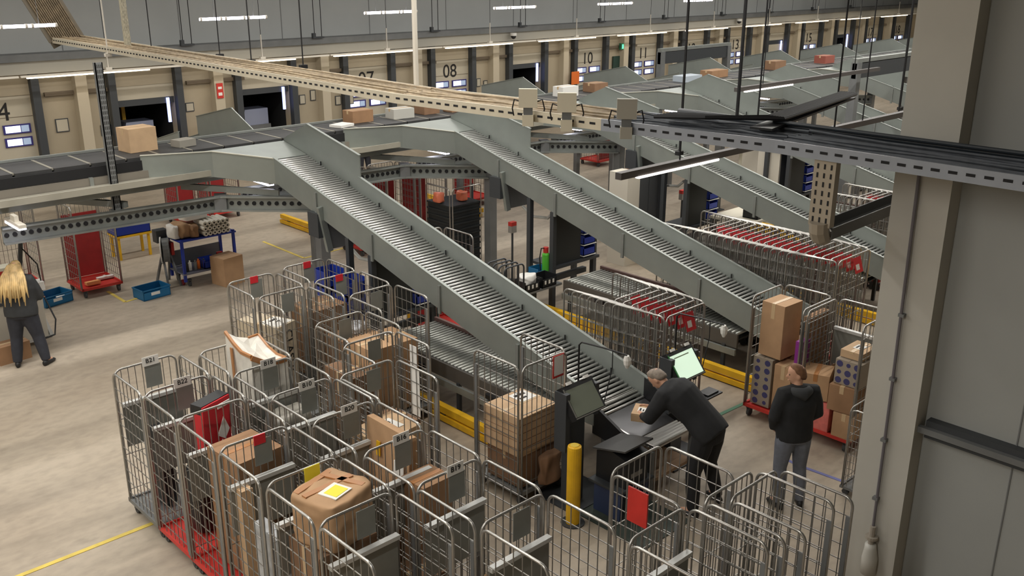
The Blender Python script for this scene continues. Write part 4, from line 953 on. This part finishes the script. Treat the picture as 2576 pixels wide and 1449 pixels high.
tag(M().box(-.13, -.07, 0, .13, .07, .05).box(-.13, -.07, .05, .13, -.05, .07).build('orange_packet', mat('pale_orange', (236, 170, 110), .6), None, (6.18, 18.35, .2)), 'pale orange packet lying on the red cage floor', 'packet')
tag(M().box(-.16, -.05, 0, .16, .05, .04).box(-.02, -.06, .04, .02, .06, .05).build('paper_stack', white, None, (6.5, 18.55, .2)), 'white papers lying at the back of the red cage floor', 'paper')
# rail crossing and workbench machine near the woman
t = empty('wrapping_machine', (4.55, 16.6, 0), 'pale packing machine with a bent black hose beside the woman', 'machine')
M().box(-.75, -.3, .12, .1, .3, .82).build('cabinet', mat('machine_grey', (186, 182, 170), .6), t); M().box(-.8, -.34, .82, .12, .34, .88).build('worktop', steeld, t)
M().bar((.16, -.25, .1), (.02, .15, .95), .06, .05).bar((.16, -.25, .1), (-.5, -.3, .1), .05, .05).build('frame_leg', mat('pale_leg', (190, 190, 186)), t)
M().path([(.05, .1, .95), (.22, .0, .7), (.28, -.2, .35), (.2, -.3, .12), (-.1, -.32, .08)], .014, 7).build('hose', black, t)
M().bar((-.1, .2, .85), (.05, .1, 1.9), .05, .06).build('mast', steeld, t); M().path([(.02, .1, 1.6), (.2, .05, 1.3), (.2, -.02, 1.0)], .012, 6).build('cable', black, t)
M().box(-.55, .0, .88, -.2, .25, 1.35).build('control_panel', mat('panel_cream', (220, 216, 196), .5), t); M().box(-.5, -.01, 1.2, -.25, .0, 1.3).build('control_label', red, t); M().box(.02, -.12, .88, .22, .12, 1.02).build('tape_head', white, t)
carton((3.95, 15.95, 0), (.5, .3, .3), .1, card[1], 'low brown carton on the floor behind the woman')
t = empty('blue_crate', (7.75, 20.4, 0), 'large blue crate behind the perforated upright', 'crate'); blue_bin((-.35, -.3, .55), (.75, .5, .45), t)
for x in (-.32, .34):
    for y in (-.25, .15): M().box(x, y, 0, x+.05, y+.05, .5).build('leg', yellow, t)
M().box(-.35, -.3, .5, .42, .22, .55).build('shelf', yellow, t)
# crates under the second chute, posts, extinguisher
t = empty('crate_stack', (12.35, 14.75, 0), 'tall stack of black plastic crates behind the first chute', 'crates')
f = None
for i in range(11):
    z = .12+i*.125
    if f is None: f = M().box(-.38, -.38, 0, .38, .38, .1).box(-.4, -.4, .085, .4, .4, .12).build('crate', mat('black_crate', (34, 38, 40), .6), t, (0, 0, z))
    else: link('crate', f.data, t, (0, 0, z), rz=(.03 if i % 2 else -.02))
for x in (-.3, .3):
    for y in (-.3, .3): caster(t, x, y)
M().path(hoop(-.38, .38, .2, 1.85, .07, lambda u, z: (u, -.42, z)), .013, 7).build('hoop', chrome, t); M().path(hoop(-.38, .38, .2, 1.85, .07, lambda u, z: (-.42, u, z)), .013, 7).build('hoop', chrome, t)
for i, (x, y) in enumerate(((11.8, 14.9), (12.25, 14.7))): 
    G = 'orange bags'; lumpy('orange_bag', (x+.2, y-.1, 1.5), (.2, .2, .2), mat('salmon_bag', (214, 116, 84), .5), 'small salmon bag on the black crate stack, %s' % ('left', 'right')[i], 60+i, .06, 0, 3)
for i, (x, y) in enumerate(((12.7, 13.35), (17.5, 12.75), (13.35, 15.3))):
    t = empty('signal_post', (x, y, 0), ('slim post with red topped sign, in front of the second chute', 'slim post with red topped sign, in front of the third chute', 'bare slim dark post behind the first chute')[i], 'post')
    M().cyl((0, 0, 0), (0, 0, 1.05 if i < 2 else 1.6), .022, 8).cyl((0, 0, 0), (0, 0, .02), .1, 12).build('pole', steeld, t)
    if i < 2: M().box(-.07, -.05, 1.02, .07, .05, 1.16).build('grey_sign', mat('sign_grey', (150, 146, 140), .5), t); M().box(-.07, -.05, 1.16, .07, .05, 1.24).build('red_cap', red, t)
t = empty('fire_extinguisher', (12.0, 11.72, .68), 'red topped green labelled fire extinguisher left of the black bin rack', 'extinguisher')
M().path([(0, 0, 0), (0, 0, .05), (0, 0, .38), (0, 0, .45)], [.06, .07, .07, .03], 12).build('cylinder', mat('lime_green', (90, 190, 60), .4), t); M().cyl((0, 0, .4), (0, 0, .52), .05, 10).cyl((0, 0, -.02), (0, 0, .06), .072, 12).build('red_head', red, t)
M().path([(0, 0, .5), (-.12, 0, .52), (-.16, 0, .35), (-.13, 0, .1)], .012, 6).build('hose', black, t); M().box(.04, -.03, .1, .12, .03, .3).build('wall_bracket', steel, t)
t = empty('crate_bench', (11.45, 11.55, 0), 'low steel bench with black slotted crates beside the bin rack of the second chute', 'bench')
M().box(-.4, -.3, .6, .5, .3, .64).build('bench_top', steel, t); M().box(0, -.05, 0, .1, .05, .6).build('leg', steeld, t); M().box(-.2, -.2, 0, .3, .2, .02).build('foot', steeld, t)
for i in range(2):
    q = empty('slotted_crate', (11.2+.42*i, 11.4, .64), 'black slotted crate on the low bench, %s' % ('left', 'right')[i], 'crate'); blue_bin((-.18, -.15, 0), (.36, .3, .2), q, black); 
    for x in (-.1, 0, .1): M().box(x-.02, -.155, .06, x+.02, -.15, .13).build('slot', white, q)
G = 'soft goods on the bench'; lumpy('white_bag', (11.25, 11.45, .72), (.34, .26, .18), white, 'crumpled white bag on the slotted crate', 66, .06, 0, 4)
q = empty('blue_box', (11.9, 11.8, .66), 'small blue box near the fire extinguisher', 'box'); blue_bin((-.14, -.12, 0), (.3, .26, .16), q, teal)
for i, (x, y, z) in enumerate(((7.78, 11.85, 1.0), (7.78, 12.4, 1.0))):
    q = empty('blue_crate', (x, y, 0), 'dark blue crate tower left of the black rack under the first chute, %s' % ('front', 'rear')[i], 'crate')
    for j in range(4): blue_bin((-.18, -.18, .45+.28*j), (.36, .34, .26), q)
    M().box(-.2, -.2, 0, .2, .2, .45).build('stand', steeld, q)
# cabinets beside chute three
t = empty('white_cabinet', (15.2, 12.4, 0), 'tall white cabinet with dark doors beneath the third chute', 'cabinet')
M().box(-.1, 0, 0, .3, .5, 2.0).build('side', mat('cabinet_white', (206, 200, 186), .6), t)
for i in range(3): M().box(.3+.32*i, .0, .05, .6+.32*i, .5, 1.95).build('door', mat('cabinet_dark', (74, 76, 78), .5), t)
t = empty('white_bench', (17.3, 11.0, 0), 'white worktop with black slotted crate under the third chute', 'bench')
M().box(-.5, -.5, .95, .7, .5, 1.0).build('worktop', mat('bench_white', (214, 208, 190), .6), t)
for x in (-.45, .65):
    for y in (-.45, .45): M().box(x-.03, y-.03, 0, x+.03, y+.03, .95).build('leg', steeld, t)
q = empty('slotted_crate', (17.45, 10.75, 1.0), 'black slotted crate on the white worktop under the third chute', 'crate'); blue_bin((-.25, -.18, 0), (.5, .36, .22), q, black)
for x in (-.15, -.05, .1, .18): M().box(x-.02, -.185, .06, x+.02, -.18, .14).build('slot', white, q)
# yellow units on the right
for i, (x, y, sx, sy, sz) in enumerate(((27.6, 15.0, 1.2, .5, .4), (14.9, 5.9, 1.5, .3, .5), (24.4, 15.4, .6, .4, .5))):
    t = empty('yellow_machine', (x, y, 0), ('yellow topped machine far right beyond the chutes', 'yellow guarded machine behind the long nested row', 'yellow machine between the fourth and fifth chutes')[i], 'machine')
    M().box(-sx/2, -sy/2, .2, sx/2, sy/2, .9).build('body', mat('panel_cream', (220, 216, 196)) if i != 1 else steeld, t); M().box(-sx/2-.03, -sy/2-.03, .9, sx/2+.03, sy/2+.03, .9+sz*.6).build('hood', yellow, t)
    M().box(-sx/2, -sy/2, 0, -sx/2+.1, sy/2, .2).box(sx/2-.1, -sy/2, 0, sx/2, sy/2, .2).build('foot', steeld, t)
for i, (x, y) in enumerate(((20.2, 11.9), (20.6, 12.6), (21.6, 11.9), (24.5, 12.2), (25.4, 12.4))):
    t = empty('bin_cabinet', (x, y, 0), 'tall dark bin cabinet below the far chutes, %s from the left' % ORD[i], 'cabinet')
    M().box(0, 0, .05, .5, .6, 2.0).build('case', mat('cabinet_dark', (74, 76, 78)), t); M().box(-.06, 0, .05, 0, .6, 2.0).build('side', mat('cabinet_white', (206, 200, 186)), t); M().box(.5, .05, .8, .62, .55, 1.9).build('blue_front', blue, t)
    for x_ in (.0, .45): M().box(x_, .05, 0, x_+.05, .1, .05).build('foot', steeld, t)
tag(M().cyl((0, 0, 0), (0, 0, .06), .055, 14).cyl((0, 0, .06), (0, 0, .2), .03, 12).build('floor_bottle', yellow, None, (9.7, 12.9, 0)), 'small yellow bottle on the floor behind the first chute', 'bottle')
# ------------------------------------------------------------------ people
def seg(mm, pts, rad, n=10): mm.path(pts, rad, n)
def remesh(o, v, sm=4):
    r_ = o.modifiers.new('join', 'REMESH'); r_.mode = 'VOXEL'; r_.voxel_size = v; r_.use_smooth_shade = True
    s_ = o.modifiers.new('smooth', 'SMOOTH'); s_.iterations = sm; s_.factor = .5
def torso(mm, rings, side, gi=1.0):
    out = []; side = Vector(side)
    cs = [Vector(c) for c, a, b in rings]
    for i, (c, a, b) in enumerate(rings):
        d = (cs[min(i+1, len(cs)-1)]-cs[max(i-1, 0)]).normalized(); s_ = (side-d*side.dot(d)).normalized(); q = s_.cross(d)
        out.append((c, s_*a*gi, q*b*gi))
    mm.loft(out, 16)
def hand(mm, w_, d, n_, side):
    # palm from wrist w_ along d, palm normal n_, five bent fingers
    d = Vector(d).normalized(); n_ = Vector(n_).normalized(); n_ = (n_-d*n_.dot(d)).normalized(); s_ = d.cross(n_)*side; w_ = Vector(w_)
    mm.loft([(w_, s_*.028, n_*.02), (w_+d*.04, s_*.040, n_*.017), (w_+d*.09, s_*.043, n_*.014)], 10)
    for i, (o_, L_) in enumerate(((-.032, .062), (-.011, .075), (.011, .072), (.032, .058))):
        b = w_+d*.085+s_*o_; k1 = b+d*L_*.45+n_*.006; k2 = k1+(d*.75+n_*.65)*L_*.32; k3 = k2+(d*.35+n_*.9)*L_*.28
        mm.path([b, k1, k2, k3], [.0095, .009, .0085, .007], 7)
    b = w_+d*.03-s_*.03; mm.path([b, b-s_*.028+d*.03+n_*.008, b-s_*.034+d*.062+n_*.02], [.012, .0105, .008], 7)
def person(label, loc, rz, J, mats, hair, scale=1.0, gi=1.0):
    top, bottom, hm = mats
    V_ = {k: Vector(v) for k, v in J.items() if k != 'head_rot'}
    side = Vector((1, 0, 0)); Hm = Matrix.Translation(V_['head']) @ J['head_rot'].to_4x4()
    b = M()
    torso(b, [(V_['pelvis']-Vector((0, 0, .08)), .14, .10), (V_['pelvis'], .155, .11), (V_['waist'], .13, .095), (V_['chest'], .16, .11), (V_['chest']*.35+V_['neck']*.65, .15, .085), (V_['neck'], .06, .06)], side)
    seg(b, [V_['neck']-Vector((0, 0, .03)), (V_['neck']+V_['head'])/2, V_['head']], [.058, .054, .05])
    hd = M(); hd.loft([(Vector((0, .012, z)), (rx, 0, 0), (0, ry, 0)) for z, rx, ry in ((-.125, .025, .03), (-.105, .045, .06), (-.06, .062, .082), (0, .072, .095), (.05, .074, .098), (.09, .062, .084), (.115, .035, .05), (.122, .01, .015))], 14)
    hd.path([(0, .098, .015), (0, .122, -.025), (0, .104, -.04)], [.009, .014, .011], 8)
    hd.path([(-.022, .098, -.068), (0, .104, -.066), (.022, .098, -.068)], [.006, .010, .006], 6)
    for s in (-1, 1): hd.ball((s*.074, -.005, -.01), (.012, .022, .034), 8, 6)
    b.add([Hm @ Vector(v) for v in hd.v], hd.f)
    for s in 'LR':
        sg = -1 if s == 'L' else 1
        seg(b, [V_['sh'+s], V_['el'+s], V_['wr'+s]], [.052, .04, .028]); hand(b, V_['wr'+s], V_['hd'+s], V_['hn'+s], sg)
        seg(b, [V_['hip'+s], V_['kn'+s], V_['an'+s]], [.085, .055, .038]); seg(b, [V_['an'+s], V_['an'+s]+V_['toe'+s]*.9-Vector((0, 0, .03))], [.035, .03])
    root = b.build('person', skin, None, loc); root.rotation_euler = (0, 0, rz); root.scale = (scale,)*3; tag(root, label, 'person'); remesh(root, .011, 3)
    e = M()
    for s in (-1, 1): 
        p = Hm @ Vector((s*.03, .089, .012)); e.ball(p, .0115, 8, 6)
    e.build('eyes', mat('eye', (60, 50, 44), .3), root)
    j = M()
    torso(j, [(V_['pelvis']-(V_['waist']-V_['pelvis']).normalized()*.10, .185, .135), (V_['pelvis'], .19, .14), (V_['waist'], .175, .135), (V_['chest'], .2, .145), (V_['chest']*.4+V_['neck']*.6, .195, .115), (V_['chest']*.12+V_['neck']*.88, .10, .085), (V_['neck']+(V_['neck']-V_['chest']).normalized()*.015, .075, .075)], side, gi)
    for s in 'LR': seg(j, [V_['chest']*.4+V_['neck']*.6, V_['sh'+s], (V_['sh'+s]+V_['el'+s])/2, V_['el'+s], (V_['el'+s]*.45+V_['wr'+s]*.55), V_['wr'+s]], [.10*gi, .088*gi, .075*gi, .064*gi, .056, .046])
    jo = j.build('jacket', top, root); remesh(jo, .016, 5)
    p = M()
    torso(p, [(V_['pelvis']-Vector((0, 0, .12)), .15, .12), (V_['pelvis']-Vector((0, 0, .02)), .175, .13), (V_['pelvis']+Vector((0, 0, .08)), .165, .12)], side, gi)
    for s in 'LR': seg(p, [V_['hip'+s]+Vector((0, 0, .05)), V_['hip'+s]*.75+V_['kn'+s]*.25, V_['kn'+s], (V_['kn'+s]+V_['an'+s])/2, V_['an'+s]+Vector((0, 0, .0))], [.1*gi, .098*gi, .07*gi, .066*gi, .052*gi])
    po = p.build('trousers', bottom, root); remesh(po, .015, 5)
    for s in 'LR':
        a = V_['an'+s]; tt = V_['toe'+s]; q = tt.normalized(); sd = Vector((q.y, -q.x, 0))
        z0 = Vector((a.x, a.y, 0))
        M().loft([(z0-q*.07+Vector((0, 0, .045)), sd*.03, Vector((0, 0, .042))), (z0-q*.03+Vector((0, 0, .05)), sd*.042, Vector((0, 0, .05))), (z0+q*.06+Vector((0, 0, .042)), sd*.045, Vector((0, 0, .042))), (z0+q*.14+Vector((0, 0, .032)), sd*.05, Vector((0, 0, .032))), (z0+q*.19+Vector((0, 0, .024)), sd*.03, Vector((0, 0, .02)))], 12).build('shoe', shoem, root, smooth=True)
    hr = M(); hair(hr); o = M().add([Hm @ Vector(v) for v in hr.v], hr.f).build('hair', hm, root, smooth=True)
    return root, Hm
def short_hair(h):
    h.loft([(Vector((0, y, z)), (rx, 0, 0), (0, ry, .25*ry)) for y, z, rx, ry in ((-.045, -.04, .058, .05), (-.03, -.005, .076, .074), (-.012, .04, .081, .088), (-.002, .085, .072, .088), (.004, .118, .046, .058), (.004, .131, .012, .014))], 14)
def balding_hair(h):
    h.loft([(Vector((0, y, z)), (rx, 0, 0), (0, ry, .3*ry)) for y, z, rx, ry in ((-.045, -.06, .056, .048), (-.035, -.02, .074, .066), (-.03, .03, .077, .07), (-.03, .055, .072, .064))], 14)
def long_hair(h):
    short_hair(h)
    h.loft([(Vector((0, y, z)), (rx, 0, 0), (0, ry, 0)) for y, z, rx, ry in ((-.02, .08, .085, .09), (-.06, .0, .12, .08), (-.1, -.1, .15, .075), (-.135, -.2, .18, .065), (-.16, -.3, .19, .055), (-.17, -.38, .16, .04), (-.17, -.44, .08, .02))], 14)
    for i in range(13):
        x = -.15+.3*i/12; h.path([(x*.5, -.08, .06), (x*1.05, -.17, -.12), (x*1.25, -.215, -.28), (x*1.35+.01*(-1)**i, -.215, -.44-.06*((i*7) % 3))], [.018, .024, .02, .006], 6)
I3 = Matrix.Identity(3)
Rz = lambda a: Matrix.Rotation(R(a), 3, 'Z'); Rx = lambda a: Matrix.Rotation(R(a), 3, 'X')
# woman packing at the left edge
Jw = dict(pelvis=(0, 0, .94), waist=(0, .02, 1.1), chest=(0, .03, 1.28), neck=(0, .02, 1.45), head=(0, .07, 1.57), head_rot=Rx(-14),
          shL=(-.17, .03, 1.38), elL=(-.26, .1, 1.1), wrL=(-.16, .32, 1.02), hdL=(.2, 1, 0), hnL=(0, 0, -1), shR=(.17, .03, 1.38), elR=(.25, .12, 1.1), wrR=(.2, .34, 1.0), hdR=(-.1, 1, 0), hnR=(0, 0, -1),
          hipL=(-.09, 0, .88), knL=(-.14, .03, .48), anL=(-.17, -.02, .08), toeL=(-.03, .14, 0), hipR=(.09, 0, .88), knR=(.17, .04, .48), anR=(.25, -.02, .08), toeR=(.05, .14, 0))
person('woman with long blonde hair in dark jacket and trousers, back turned, at the left edge', (4.08, 15.5, 0), R(-32), Jw, (cloth2, denimd, hairb), long_hair, 1.02, 1.32)
# man bending over the chute end
Jm = dict(pelvis=(0, -.06, 1.0), waist=(-.02, .10, 1.14), chest=(-.06, .30, 1.30), neck=(-.09, .46, 1.40), head=(-.10, .58, 1.44), head_rot=Rz(8) @ Rx(-52),
          shL=(-.27, .38, 1.32), elL=(-.36, .50, 1.06), wrL=(-.22, .68, .98), hdL=(.4, 1, -.1), hnL=(.8, -.2, -.3), shR=(.13, .40, 1.32), elR=(.17, .58, 1.08), wrR=(.04, .76, .98), hdR=(-.5, 1, -.1), hnR=(-.8, -.2, -.3),
          hipL=(-.1, -.06, .92), knL=(-.17, .0, .5), anL=(-.22, -.06, .08), toeL=(-.04, .15, 0), hipR=(.1, -.06, .92), knR=(.18, .02, .5), anR=(.24, -.08, .08), toeR=(.06, .14, 0))
rt1, hm1 = person('balding man in black jacket and trousers bending over the chute end with a parcel', (8.42, 5.62, 0), R(2), Jm, (cloth, blackm, hairg), short_hair, 1.05, 1.25)
carton((8.3, 6.44, .93), (.3, .22, .1), .5, card[2], 'small tan parcel held by the bending man', lab=(-.02, 0, .12, .1))
# man standing by the loaded cages
Js = dict(pelvis=(0, 0, 1.0), waist=(0, .0, 1.16), chest=(0, .0, 1.36), neck=(0, .02, 1.55), head=(.0, .06, 1.68), head_rot=Rz(70) @ Rx(-4),
          shL=(-.19, .0, 1.47), elL=(-.27, .0, 1.19), wrL=(-.2, .14, .99), hdL=(.5, .5, -.7), hnL=(.8, .2, .2), shR=(.19, .0, 1.47), elR=(.28, .02, 1.19), wrR=(.18, .18, 1.0), hdR=(-.6, .5, -.5), hnR=(-.8, .2, .2),
          hipL=(-.1, 0, .94), knL=(-.12, .03, .52), anL=(-.12, -.02, .08), toeL=(-.03, .15, 0), hipR=(.1, 0, .94), knR=(.13, .03, .52), anR=(.15, -.03, .08), toeR=(.04, .15, 0))
rt2, hm2 = person('short haired man in black hooded jacket and grey jeans standing by the loaded cages', (9.2, 4.92, 0), R(-32), Js, (cloth, denim, hairr), short_hair, 1.0, 1.17)
M().path([(-.12, .03, 1.53), (-.09, -.07, 1.53), (0, -.12, 1.51), (.09, -.07, 1.53), (.12, .03, 1.53)], [.03, .05, .075, .05, .03], 10).build('hood', cloth2, rt2, smooth=True)
# worker at the far side of the sorter and a leg seen under the third chute
Jf = dict(Js); Jf['head_rot'] = Rz(150)
person('distant worker in dark clothes behind the sorter near dock 06', (15.6, 22.6, 0), R(170), Jf, (cloth, denimd, hairr), short_hair, .98)
Jg = dict(Js)
person('worker in dark trousers standing behind the hanging lamp bar', (22.8, 18.6, 0), R(60), Jg, (cloth, denimd, hairr), short_hair, 1.0)
